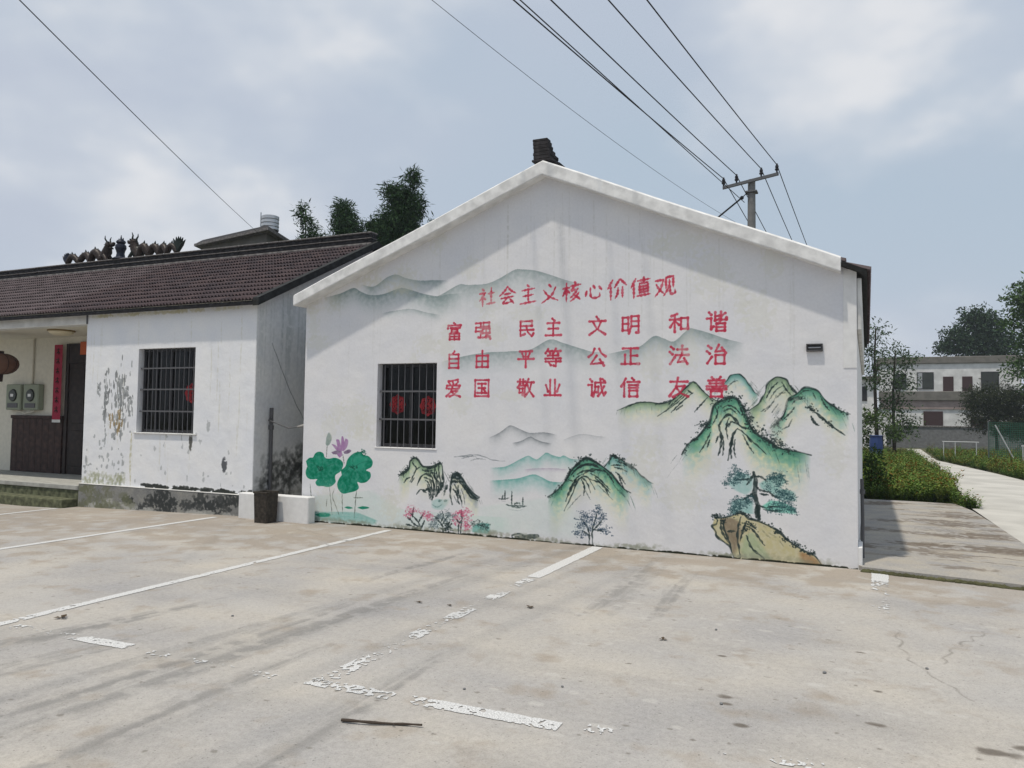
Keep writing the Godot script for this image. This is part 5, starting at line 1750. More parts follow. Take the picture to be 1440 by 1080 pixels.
	for s in [[0.17, 3.285, -3.0, 4.845], [-6.15, 3.285, -3.0, 4.845]]:
		vg.hexa([Vector3(-0.919, s[1], s[0]), Vector3(-0.80, s[1], s[0]), Vector3(-0.80, s[3], s[2]), Vector3(-0.919, s[3], s[2]), Vector3(-0.919, s[1] + 0.125, s[0]), Vector3(-0.80, s[1] + 0.125, s[0]), Vector3(-0.80, s[3] + 0.125, s[2]), Vector3(-0.919, s[3] + 0.125, s[2])])
	part("verge", vg, M.tar, rf)
	lay_tiles(rf, -16.4, -0.925, Vector3(0, 3.362, 0.165), Vector3(0, 4.90, -2.98), 13, 0.225, 299, M.tiles)
	# ridge: mortar bed, two courses, projecting band and cap
	for e in [["mortar_bed", 0.12, 4.885, 4.935, M.mortar], ["ridge_course", 0.085, 4.936, 5.015, M.ridge], ["ridge_band", 0.11, 5.016, 5.036, M.mortar], ["ridge_course", 0.085, 5.037, 5.115, M.ridge], ["ridge_cap", 0.12, 5.116, 5.15, M.mortar]]:
		var r := MB.new()
		var x := -16.4
		while x < -1.0:
			var x2 := minf(x + 1.1, -0.9)
			r.cbox(Vector3(x, e[2] + rng.randf_range(0.0, 0.004), -3.0 - e[1]), Vector3(x2 - 0.004, e[3] - rng.randf_range(0.0, 0.004), -3.0 + e[1]), 0.01)
			x = x2
		part(e[0], r, e[4], rf)
	barred_window(h, hole, -0.11, 12, [1.62, 1.99, 2.35], [-3.3, -2.95])
	var sill := MB.new()
	sill.cbox(Vector3(-3.66, 1.238, -0.1), Vector3(-2.20, 1.256, 0.03), 0.004)
	part("window_sill", sill, M.white_old, h)
	single("paper_cutting", paper_cut(Vector3(-2.48, 1.93, -0.132), 0.15), M.red_paper, "red paper cutting behind the bars of the flaking wall's window", "paper cutting")
	# pipe on the side wall
	var pp := MB.new()
	pp.tube([Vector3(-0.93, 0.1, -0.34), Vector3(-0.93, 1.7, -0.33)], [0.03, 0.03], 10)
	pp.tube([Vector3(-0.93, 1.35, -0.33), Vector3(-0.93, 1.42, -0.33)], [0.042, 0.042], 10)
	pp.tube([Vector3(-0.985, 1.52, -0.33), Vector3(-0.93, 1.52, -0.33), Vector3(-0.9, 1.5, -0.24)], [0.014, 0.014, 0.014], 8)
	part("standpipe", pp, M.pipe, h)
	porch_things()
	ridge_ornaments()

func porch_things() -> void:
	# brown boarded panel standing against the wall beside the door
	var p := thing("wooden_panel", "dark brown low wooden panel against the porch wall", "panel", Vector3(-8.4, 0.286, -1.45))
	var bx := MB.new()
	bx.cbox(Vector3(-9.26, 1.43, -1.498), Vector3(-7.58, 1.50, -1.40), 0.008)
	part("top_rail", bx, M.board, p)
	for i in 8:
		bx = MB.new()
		bx.cbox(Vector3(-9.25 + i * 0.2075, 0.287, -1.498), Vector3(-9.25 + i * 0.2075 + 0.204, 1.429, -1.425), 0.006)
		part("plank", bx, M.board, p)
	# couplet and a small paper over the door
	var c := thing("door_couplet", "tall red paper couplet strip beside the dark door", "couplet", Vector3(-7.72, 1.42, -1.38))
	bx = MB.new()
	bx.box(Vector3(-7.86, 1.42, -1.392), Vector3(-7.60, 3.0, -1.388))
	part("paper", bx, M.couplet, c)
	bx = MB.new()
	bx.box(Vector3(-7.86, 1.36, -1.392), Vector3(-7.60, 1.4195, -1.388))
	part("hem", bx, M.white_old, c)
	bx = MB.new()
	var y := 2.86
	for k in 7:
		for s in [[-0.06, 0.03, 0.06, 0.035], [-0.05, -0.02, 0.05, -0.025], [0.0, 0.07, 0.0, -0.07], [-0.05, -0.05, -0.01, 0.0], [0.05, -0.06, 0.01, 0.0]]:
			var a := Vector3(-7.73 + s[0], y + s[1], -1.386); var b := Vector3(-7.73 + s[2], y + s[3], -1.386)
			bx.tube([a, b], [0.009, 0.006], 4)
		y -= 0.205
	part("lettering", bx, M.ink_black, c)
	bx = MB.new()
	bx.box(Vector3(-7.13, 2.78, -1.448), Vector3(-6.86, 3.05, -1.444))
	single("door_paper", bx, M.orange_paper, "small orange red paper hung at the door head", "paper")
	# meter boxes
	for e in [-9.39, -8.80]:
		var m := thing("meter_box", "grey green meter box next to the hanging lantern" if e < -9.0 else "grey green meter box with the thin conduit rising above it", "meter box", Vector3(e + 0.25, 1.61, -1.5), "pair of meter boxes on the porch wall")
		bx = MB.new()
		bx.cbox(Vector3(e, 1.61, -1.499), Vector3(e + 0.5, 2.17, -1.36), 0.02)
		part("case", bx, M.meter, m)
		bx = MB.new()
		bx.tube([Vector3(e + 0.25, 1.93, -1.36), Vector3(e + 0.25, 1.93, -1.335)], [0.14, 0.12], 20)
		part("dial", bx, M.meter_glass, m)
		bx = MB.new()
		bx.cbox(Vector3(e + 0.2, 1.9, -1.334), Vector3(e + 0.3, 1.96, -1.33), 0.002)
		part("label_plate", bx, M.white, m)
		bx = MB.new()
		bx.cbox(Vector3(e + 0.08, 1.66, -1.359), Vector3(e + 0.42, 1.76, -1.345), 0.006)
		part("terminal_cover", bx, M.iron, m)
	bx = MB.new()
	bx.tube([Vector3(-8.68, 2.17, -1.47), Vector3(-8.68, 3.16, -1.47)], [0.022, 0.022], 8)
	bx.tube([Vector3(-9.1, 1.6, -1.44), Vector3(-8.8, 1.54, -1.42), Vector3(-8.5, 1.6, -1.44)], [0.012, 0.012, 0.012], 6)
	single("meter_conduit", bx, M.cream, "thin pale conduit rising from the meter boxes", "conduit")
	# ceiling lamp
	var l := thing("ceiling_lamp", "round dusty ceiling lamp under the porch", "lamp", Vector3(-6.45, 3.168, -0.55))
	bx = MB.new()
	bx.lathe(Vector3(-6.45, 3.06, -0.55), [[0.02, 0.0], [0.13, 0.012], [0.20, 0.04], [0.225, 0.08]], 24)
	part("shade", bx, M.lamp_glass, l)
	bx = MB.new()
	bx.lathe(Vector3(-6.45, 3.06, -0.55), [[0.226, 0.078], [0.245, 0.085], [0.245, 0.1085], [0.0, 0.1085]], 24)
	part("rim", bx, M.brass, l)
	# lantern
	var t := thing("lantern", "faded brown red palace lantern hung under the porch beam", "lantern", Vector3(-8.25, 3.16, -0.45))
	bx = MB.new()
	var prof := []
	for i in 11:
		var a := PI * i / 10.0
		prof.append([0.11 + 0.27 * sin(a), -0.83 - 0.21 * cos(a) + 0.21])
	bx.lathe(Vector3(-8.25, 3.16, -0.45), prof, 24)
	part("body", bx, M.lantern, t)
	for i in 12:
		var a := TAU * i / 12.0
		var path := []; var rad := []
		for j in 11:
			path.append(Vector3(-8.25 + cos(a) * (prof[j][0] + 0.004), 3.16 + prof[j][1], -0.45 + sin(a) * (prof[j][0] + 0.004))); rad.append(0.006)
		bx = MB.new()
		bx.tube(path, rad, 5)
		part("rib", bx, M.board, t)
	bx = MB.new()
	bx.lathe(Vector3(-8.25, 3.16, -0.45), [[0.0, -0.98], [0.11, -0.98], [0.12, -0.83]], 20)
	bx.lathe(Vector3(-8.25, 3.16, -0.45), [[0.115, -0.412], [0.12, -0.36], [0.0, -0.35]], 20)
	part("collar", bx, M.board, t)
	bx = MB.new()
	bx.tube([Vector3(-8.25, 2.80, -0.45), Vector3(-8.25, 3.168, -0.45)], [0.012, 0.012], 6)
	part("hanger", bx, M.iron, t)

# glazed figures on the ridge: two dragons facing a vase
func ridge_ornaments() -> void:
	var base := 5.15
	for e in [[-9.95, -8.30, 1.0, 3, "brown glazed dragon with three humps on the roof ridge"], [-6.12, -7.72, -1.0, 4, "brown glazed dragon with four humps and bushy tail on the ridge"]]:
		var tail: float = e[0]; var head: float = e[1]; var s: float = e[2]; var humps: int = e[3]
		var d := thing("ridge_dragon", e[4], "ornament", Vector3((tail + head) * 0.5, base, -3.0))
		var neck := head - s * 0.30
		var mb := MB.new()
		var path := []; var rad := []
		var n := humps * 8
		for i in n + 1:
			var u := float(i) / n
			var x := lerpf(tail + s * 0.08, neck - s * 0.05, u)
			path.append(Vector3(x, base + 0.03 + 0.19 * absf(sin(u * PI * humps)) * (0.75 + 0.35 * u), -3.0 + 0.03 * sin(u * 9.0)))
			rad.append(0.062 + 0.035 * u)
		path.append(Vector3(neck + s * 0.02, base + 0.10, -3.0)); rad.append(0.11)
		path.append(Vector3(neck + s * 0.12, base + 0.22, -3.0)); rad.append(0.115)
		path.append(Vector3(neck + s * 0.15, base + 0.34, -3.0)); rad.append(0.085)
		mb.tube(path, rad, 9)
		part("body", mb, M.glaze, d)
		# back fins
		for i in range(1, n):
			var p: Vector3 = path[i]
			if i % 2: continue
			mb = MB.new()
			var up: Vector3 = Vector3.UP * (rad[i] + 0.055)
			mb.quad(p + Vector3(-0.035, rad[i] * 0.8, 0.012), p + Vector3(0.035, rad[i] * 0.8, 0.012), p + up + Vector3(-s * 0.02, 0, 0), p + up + Vector3(-s * 0.025, 0, 0))
			mb.quad(p + Vector3(0.035, rad[i] * 0.8, -0.012), p + Vector3(-0.035, rad[i] * 0.8, -0.012), p + up + Vector3(-s * 0.025, 0, 0), p + up + Vector3(-s * 0.02, 0, 0))
			part("fin", mb, M.glaze_green, d)
		# chest, legs
		mb = MB.new()
		mb.ball(Vector3(neck + s * 0.06, base + 0.13, -3.0), Vector3(0.13, 0.15, 0.10))
		mb.tube([Vector3(neck + s * 0.1, base + 0.12, -2.93), Vector3(neck + s * 0.17, base + 0.05, -2.92), Vector3(neck + s * 0.2, base, -2.92)], [0.05, 0.04, 0.045], 7)
		mb.tube([Vector3(neck + s * 0.1, base + 0.12, -3.07), Vector3(neck + s * 0.17, base + 0.05, -3.08), Vector3(neck + s * 0.2, base, -3.08)], [0.05, 0.04, 0.045], 7)
		part("chest", mb, M.glaze_green if humps == 4 else M.glaze, d)
		# head: skull, upper and lower jaw, brow
		var hp := Vector3(neck + s * 0.17, base + 0.37, -3.0)
		var hd := thing_part("head", d)
		mb = MB.new()
		mb.ball(hp, Vector3(0.10, 0.085, 0.085))
		mb.ball(hp + Vector3(s * 0.11, 0.0, 0), Vector3(0.085, 0.045, 0.06))
		mb.ball(hp + Vector3(s * 0.165, 0.03, 0), Vector3(0.03, 0.03, 0.045))
		part("skull", mb, M.glaze, hd)
		mb = MB.new()
		mb.ball(hp + Vector3(s * 0.08, -0.075, 0), Vector3(0.08, 0.025, 0.05), 10, 6, Basis(Vector3.BACK, -s * 0.35))
		part("jaw", mb, M.glaze, hd)
		for z in [-0.045, 0.045]:
			mb = MB.new()
			mb.tube([hp + Vector3(0, 0.06, z), hp + Vector3(-s * 0.05, 0.14, z * 1.5), hp + Vector3(-s * 0.03, 0.21, z * 1.8)], [0.022, 0.016, 0.006], 6)
			part("horn", mb, M.glaze_green, hd)
			mb = MB.new()
			mb.ball(hp + Vector3(s * 0.05, 0.055, z * 1.3), Vector3(0.022, 0.022, 0.018), 8, 6)
			part("eye", mb, M.glaze_blue, hd)
		for k in 5:
			mb = MB.new()
			mb.tube([hp + Vector3(-s * 0.06, 0.04 - 0.04 * k, 0), hp + Vector3(-s * (0.13 + 0.02 * k), 0.07 - 0.05 * k, 0.02 * (k % 2))], [0.028, 0.005], 5)
			part("mane", mb, M.glaze_green, hd)
		# tail fan
		for k in 6:
			var a := lerpf(-0.9, 0.9, k / 5.0)
			var dir := Vector3(sin(a) * 0.6 - s * 0.15, cos(a), 0).normalized()
			mb = MB.new()
			var t0 := Vector3(tail + s * 0.06, base + 0.06, -3.0)
			mb.tube([t0, t0 + dir * 0.14 * (1.0 if humps == 3 else 1.35), t0 + dir * 0.24 * (1.0 if humps == 3 else 1.35)], [0.05, 0.042, 0.008], 6)
			part("tail_tuft", mb, M.glaze_blue if humps == 3 else M.glaze_green, d)
	# vase
	var v := thing("ridge_vase", "blue glazed vase ornament between the two ridge dragons", "ornament", Vector3(-8.02, base, -3.0))
	var mb := MB.new()
	mb.lathe(Vector3(-8.02, base, -3.0), [[0.19, 0.0], [0.15, 0.03], [0.10, 0.06], [0.085, 0.14], [0.10, 0.2], [0.125, 0.26], [0.115, 0.33], [0.08, 0.36], [0.11, 0.40], [0.09, 0.44], [0.0, 0.47]], 16)
	part("vase", mb, M.glaze_blue, v)
	for k in 3:
		mb = MB.new()
		var x := -8.02 + (k - 1) * 0.055
		mb.tube([Vector3(x, base + 0.42, -3.0), Vector3(x + (k - 1) * 0.02, base + (0.57 if k == 1 else 0.50), -3.0)], [0.035, 0.006], 6)
		part("flame", mb, M.glaze_blue, v)

func gap_things() -> void:
	var mb := MB.new()
	mb.cbox(Vector3(-1.045, -0.15, 0.06), Vector3(0.31, 0.385, 0.22), 0.012)
	mb.map_uv(func(p: Vector3) -> Vector2: return Vector2(p.x, p.y))
	single("low_wall", mb, M.white, "low white wall closing the gap between the two houses", "wall")
	# end wall far back in the gap
	mb = MB.new()
	mb.box(Vector3(-0.98, -0.2, -6.2), Vector3(-0.005, 2.4, -6.0))
	single("gap_wall", mb, M.block, "grey wall across the far end of the gap", "wall")
	# bucket: a squarish tin with a rim
	var b := thing("metal_bin", "dark rusty square bin standing before the low white wall", "bin", Vector3(-0.33, 0, 0.40))
	mb = MB.new()
	var w0 := 0.11; var w1 := 0.122
	var c := Vector3(-0.33, 0.0, 0.40)
	mb.hexa([c + Vector3(-w0, 0.001, w0), c + Vector3(w0, 0.001, w0), c + Vector3(w0, 0.001, -w0), c + Vector3(-w0, 0.001, -w0), c + Vector3(-w1, 0.43, w1), c + Vector3(w1, 0.43, w1), c + Vector3(w1, 0.43, -w1), c + Vector3(-w1, 0.43, -w1)])
	part("body", mb, M.bucket, b)
	mb = MB.new()
	for e in [[-0.134, 0.134, 0.112, 0.134], [-0.134, 0.134, -0.134, -0.112], [-0.134, -0.112, -0.111, 0.111], [0.112, 0.134, -0.111, 0.111]]:
		mb.cbox(c + Vector3(e[0], 0.431, e[2]), c + Vector3(e[1], 0.46, e[3]), 0.006)
	part("rim", mb, M.bucket, b)
	# cable sagging across the gap
	mb = MB.new()
	mb.tube([Vector3(-0.9, 1.5, -0.24), Vector3(-0.6, 1.38, -0.35), Vector3(-0.3, 1.42, -0.45), Vector3(-0.02, 1.52, -0.5)], [0.01, 0.01, 0.01, 0.01], 6)
	single("slack_cable", mb, M.pipe, "slack cable crossing the gap from the standpipe", "cable")
	mb = MB.new()
	mb.tube([Vector3(-0.45, 1.40, -0.40), Vector3(-0.2, 1.47, -0.47), Vector3(-0.01, 1.60, -0.5)], [0.02, 0.035, 0.03], 6)
	single("rag", mb, M.concrete, "grey rag hanging on the slack cable", "rag")

func yard_marks() -> void:
	parking_line(Vector2(-5.05, 0.36), Vector2(-4.9, 5.5), 0.12, func(t: float) -> float: return 1.15, "white bay line running out from the mossy porch step")
	parking_line(Vector2(-1.42, 0.30), Vector2(-1.34, 5.5), 0.12, func(t: float) -> float: return 1.05, "white bay line running out from the stained plinth")
	parking_line(Vector2(1.68, 0.14), Vector2(1.86, 5.62), 0.105, func(t: float) -> float: return 0.84, "long white bay line starting below the lotus")
	parking_line(Vector2(4.70, 0.03), Vector2(4.71, 2.1), 0.145, func(t: float) -> float: return 1.2, "clean white bay line starting under the small painted tree")
	parking_line(Vector2(4.71, 2.15), Vector2(4.78, 5.5), 0.13, func(t: float) -> float: return 0.37 + 0.13 * sin(t * 31.0) + 0.2 * clampf((t - 0.75) * 4.0, 0.0, 1.0), "flaked remains of bay line running on from the clean one", 0.01)
	parking_line(Vector2(7.87, 0.12), Vector2(7.84, 2.2), 0.16, func(t: float) -> float: return 1.25 - t * 2.2 if t < 0.36 else 0.3, "worn white bay line ending at the raised slab")
	parking_line(Vector2(2.0, 5.56), Vector2(3.18, 5.52), 0.11, func(t: float) -> float: return 0.36 + 0.42 * clampf((t - 0.55) * 6.0, 0.0, 1.0), "flaked cross line near a dead leaf", 0.009)
	parking_line(Vector2(3.4, 5.54), Vector2(4.5, 5.54), 0.08, func(t: float) -> float: return 0.27 + 0.1 * sin(t * 17.0), "faint scraps of the worn cross line", 0.009)
	parking_line(Vector2(4.70, 5.50), Vector2(6.30, 5.46), 0.115, func(t: float) -> float: return 0.55 + 0.22 * clampf((t - 0.35) * 4.0, 0.0, 1.0) - (0.45 if t > 0.37 and t < 0.44 else 0.0), "flaked white cross line above a fallen twig", 0.008)
	parking_line(Vector2(6.4, 5.4), Vector2(8.0, 5.3), 0.12, func(t: float) -> float: return 0.20 + 0.12 * sin(t * 23.0), "scattered flakes of the cross line on speckled concrete", 0.01)
	# litter
	var mb := MB.new()
	var path := []; var rad := []
	for i in 9:
		var t := i / 8.0
		path.append(Vector3(lerpf(5.26, 5.67, t), 0.012 + 0.004 * sin(t * 7.0), lerpf(5.915, 5.79, t) + 0.012 * sin(t * 6.0)))
		rad.append(0.0085 - 0.003 * t + 0.0015 * sin(t * 19.0))
	mb.tube(path, rad, 7)
	mb.tube([path[5], path[5] + Vector3(0.03, 0.006, 0.02)], [0.004, 0.002], 5)
	single("fallen_twig", mb, M.twig, "bare brown twig lying on the concrete", "twig")
	for e in [[2.10, 5.25, 0.05, "curled dark dead leaf beside the flaked cross line"], [5.17, 3.24, 0.035, "tiny dead leaf on bare concrete beyond the clean bay line"], [6.4, 3.65, 0.03, "tiny dark leaf scrap in the middle of the yard"], [4.26, 3.53, 0.03, "small leaf scrap by the tyre tracks"], [4.54, 3.5, 0.025, "smaller leaf scrap close to the flaked bay line"]]:
		mb = MB.new()
		for k in 3:
			var a: float = k * 2.2 + e[0]
			var dir := Vector3(cos(a), 0.15 + 0.1 * k, sin(a)).normalized()
			mb.leaf(Vector3(e[0], 0.004, e[1]), dir, dir.cross(Vector3.UP).normalized(), e[2] * 1.2, e[2])
		single("dead_leaf", mb, M.dead_leaf, e[3], "leaf", "dead leaves on the yard")
	for e in [[7.0, 4.75, 0.012], [6.1, 4.9, 0.01], [7.5, 3.9, 0.014], [8.1, 3.5, 0.012], [5.6, 5.2, 0.01], [6.7, 3.2, 0.012], [3.2, 4.6, 0.012]]:
		mb = MB.new()
		mb.ball(Vector3(e[0], e[2] * 0.5, e[1]), Vector3(e[2], e[2] * 0.6, e[2] * 0.8), 7, 5, Basis(Vector3.UP, e[0] * 3.0))
		single("pebble", mb, M.block, "small grey pebble on the concrete yard", "pebble", "pebbles on the yard")

func behind() -> void:
	# flat-roofed house behind the tiled roof
	var h := thing("rear_house", "grey house with a flat overhanging roof slab behind the tiled roof", "house", Vector3(-12.0, 0, -11.0))
	var c := Vector2(-8.95, -8.8); var l := Vector2(-13.0, -9.66); var r := Vector2(-10.6, -13.2)
	var q := [l, c, r, l + r - c]
	var mid: Vector2 = (q[0] + q[2]) * 0.5
	var ring := func(s: float, y: float) -> Array:
		var o := []
		for p in q:
			var v: Vector2 = mid + (p - mid) * s
			o.append(Vector3(v.x, y, v.y))
		return o
	var mb := MB.new()
	mb.hexa(ring.call(0.86, 0.0) + ring.call(0.86, 7.27))
	part("wall", mb, M.far_band, h)
	mb = MB.new()
	mb.hexa(ring.call(1.0, 7.27) + ring.call(1.0, 7.35))
	part("roof_slab", mb, M.mortar, h)
	mb = MB.new()
	mb.hexa(ring.call(0.985, 7.351) + ring.call(0.87, 7.52))
	part("roof_skirt", mb, M.ridge, h)
	var t := thing("water_tank", "small steel water tank on the flat roof behind", "tank", Vector3(-9.75, 7.52, -9.75))
	mb = MB.new()
	mb.lathe(Vector3(-9.75, 7.522, -9.75), [[0.0, 0.0], [0.27, 0.0], [0.28, 0.02], [0.265, 0.1], [0.28, 0.12], [0.265, 0.22], [0.28, 0.24], [0.265, 0.34], [0.28, 0.36], [0.275, 0.46], [0.2, 0.49], [0.0, 0.50]], 20)
	part("drum", mb, M.steel, t)
	mb = MB.new()
	mb.tube([Vector3(-10.03, 7.52, -9.62), Vector3(-10.03, 8.12, -9.62)], [0.02, 0.02], 6)
	part("vent_pipe", mb, M.steel, t)
	# bamboo behind the tiled house
	var dk := Color(0.014, 0.032, 0.018); var lt := Color(0.06, 0.11, 0.045)
	var z := -11.0
	var b0 := Vector3(-9.1, 0, z)
	tree("slender_tree", "slender feathery tree with open tiers behind the ridge", "tree", b0, Vector3(-9.4, 8.5, z), 0.06,
		[[Vector3(-9.50, 8.47, z), Vector3(0.20, 0.36, 0.20)], [Vector3(-9.25, 7.97, z), Vector3(0.25, 0.23, 0.25)], [Vector3(-9.10, 7.57, z), Vector3(0.45, 0.18, 0.41)], [Vector3(-9.25, 7.22, z), Vector3(0.41, 0.18, 0.41)], [Vector3(-9.00, 6.87, z), Vector3(0.53, 0.23, 0.49)], [Vector3(-9.05, 6.32, z), Vector3(0.57, 0.36, 0.49)]], 250, 14, 0.15, 0.28, 0.25, dk, lt, 0.09)
	tree("bamboo_clump", "pointed dense bamboo beside a domed one behind the ridge", "bamboo", Vector3(-7.5, 0, z), Vector3(-7.75, 8.2, z), 0.05,
		[[Vector3(-7.85, 8.32, z), Vector3(0.23, 0.36, 0.25)], [Vector3(-7.65, 7.82, z), Vector3(0.41, 0.41, 0.41)], [Vector3(-7.60, 7.12, z), Vector3(0.51, 0.63, 0.49)], [Vector3(-7.55, 6.22, z), Vector3(0.57, 0.72, 0.49)]], 700, 18, 0.18, 0.2, 0.6, dk, lt, 0.10, "bamboo behind the tiled roof")
	tree("bamboo_clump", "low domed bamboo between two taller bamboo clumps", "bamboo", Vector3(-6.5, 0, z - 0.5), Vector3(-6.5, 7.4, z - 0.5), 0.05,
		[[Vector3(-6.70, 7.67, z - 0.4), Vector3(0.45, 0.32, 0.41)], [Vector3(-6.50, 7.02, z - 0.4), Vector3(0.66, 0.63, 0.49)], [Vector3(-6.40, 6.12, z - 0.4), Vector3(0.74, 0.72, 0.49)]], 700, 18, 0.18, 0.2, 0.7, dk, lt, 0.10, "bamboo behind the tiled roof")
	tree("bamboo_clump", "tallest bamboo with arching feathery tips behind the roofs", "bamboo", Vector3(-5.5, 0, z), Vector3(-5.4, 8.7, z), 0.06,
		[[Vector3(-5.18, 9.07, z), Vector3(0.20, 0.25, 0.16)], [Vector3(-5.95, 8.72, z), Vector3(0.20, 0.27, 0.20)], [Vector3(-5.50, 8.47, z), Vector3(0.34, 0.38, 0.33)], [Vector3(-4.95, 8.22, z), Vector3(0.15, 0.41, 0.16)], [Vector3(-5.60, 7.82, z), Vector3(0.61, 0.54, 0.49)], [Vector3(-5.45, 7.02, z), Vector3(0.70, 0.63, 0.49)], [Vector3(-5.40, 6.12, z), Vector3(0.74, 0.72, 0.49)]], 1050, 18, 0.18, 0.2, 0.7, dk, lt, 0.10, "bamboo behind the tiled roof")
	tree("bamboo_clump", "small sprig of bamboo just above the white verge", "bamboo", Vector3(-4.2, 0, z), Vector3(-4.25, 7.3, z), 0.04,
		[[Vector3(-4.25, 7.47, z), Vector3(0.33, 0.14, 0.25)], [Vector3(-4.30, 6.92, z), Vector3(0.33, 0.36, 0.25)]], 70, 12, 0.15, 0.22, 0.5, dk, lt, 0.09, "bamboo behind the tiled roof")

# a hanging wire: straight run with a sag
func wire(a: Vector3, b: Vector3, sag: float, r: float, label: String, group: String) -> void:
	var mb := MB.new()
	var path := []; var rad := []
	for i in 33:
		var t := i / 32.0
		path.append(a.lerp(b, t) - Vector3.UP * 4.0 * sag * t * (1.0 - t)); rad.append(r)
	mb.tube(path, rad, 5, false)
	single("power_line", mb, M.cable, label, "wire", group)

func wires() -> void:
	var p := thing("utility_pole", "concrete utility pole with a crossarm behind the gabled house", "pole", Vector3(5.22, 0, -10.0))
	var mb := MB.new()
	mb.tube([Vector3(5.22, -0.02, -10), Vector3(5.22, 4.0, -10), Vector3(5.22, 7.49, -10)], [0.15, 0.115, 0.088], 14)
	part("post", mb, M.pole, p)
	var arm := thing_part("crossarm", p)
	mb = MB.new()
	var a := Vector3(4.55, 7.33, -9.88); var b := Vector3(5.86, 7.53, -9.88)
	var u := Vector3.UP * 0.035
	mb.hexa([a - u + Vector3(0, 0, 0.03), b - u + Vector3(0, 0, 0.03), b - u - Vector3(0, 0, 0.03), a - u - Vector3(0, 0, 0.03), a + u + Vector3(0, 0, 0.03), b + u + Vector3(0, 0, 0.03), b + u - Vector3(0, 0, 0.03), a + u - Vector3(0, 0, 0.03)])
	part("beam", mb, M.galv, arm)
	var tops := []
	for x in [4.57, 4.88, 5.46, 5.82]:
		var y := lerpf(7.33, 7.53, (x - 4.55) / 1.31) + 0.036
		mb = MB.new()
		mb.lathe(Vector3(x, y, -9.88), [[0.02, 0.0], [0.022, 0.05], [0.045, 0.06], [0.05, 0.09], [0.03, 0.11], [0.042, 0.13], [0.038, 0.17], [0.02, 0.19], [0.028, 0.21], [0.0, 0.23]], 10)
		part("insulator", mb, M.insulator, arm)
		tops.append(Vector3(x, y + 0.19, -9.88))
	mb = MB.new()
	mb.cbox(Vector3(5.08, 7.16, -10.13), Vector3(5.36, 7.2, -9.87), 0.005)
	part("clamp", mb, M.galv, p)
	# stay wire with its rod and insulator
	mb = MB.new()
	mb.tube([Vector3(5.15, 7.19, -9.95), Vector3(4.99, 7.07, -10.0)], [0.012, 0.012], 5)
	mb.tube([Vector3(4.99, 7.07, -10.0), Vector3(4.39, 6.62, -10.0), Vector3(-1.5, 2.0, -10.0)], [0.022, 0.022, 0.02], 6)
	mb.ball(Vector3(4.99, 7.07, -10.0), Vector3(0.05, 0.05, 0.05), 8, 6)
	part("stay", mb, M.insulator, p)
	var ends := [3.51, 3.90, 4.51, 4.94]
	var names := ["power line on the outermost insulator above the white verge", "power line on the insulator next to the outermost one", "power line on the insulator just beyond the pole top", "power line on the far end insulator of the crossarm"]
	for i in 4:
		var t0: Vector3 = tops[i]
		var dir := Vector3(ends[i] - t0.x, 0, -0.3 + 9.88).normalized()
		wire(t0, t0 + dir * 48.0, 0.52, 0.011, names[i] + ", running overhead", "power lines on the crossarm")
		wire(t0, t0 + Vector3(1.0, -0.1, -48.0), 0.6, 0.011, names[i] + ", running on behind the roof", "power lines on the crossarm")
	wire(Vector3(5.05, 6.95, -10.0), Vector3(5.05, 6.95, -10.0) + Vector3(-0.118, 0, 1.0).normalized() * 48.0, 0.1, 0.009, "lower power line tied to the pole below the crossarm", "power lines on the crossarm")
	wire(Vector3(2.67, 7.2, 0.48) + Vector3(-1.3, 0.55, 8.8), Vector3(4.6, 7.0, -12.4), 0.45, 0.004, "thin pale telephone wire crossing above the gable", "thin wires")
	wire(Vector3(0.6, 5.5, 5.0), Vector3(-9.4, 7.2, -8.9), 0.05, 0.006, "single wire slanting down to the flat roofed house", "thin wires")

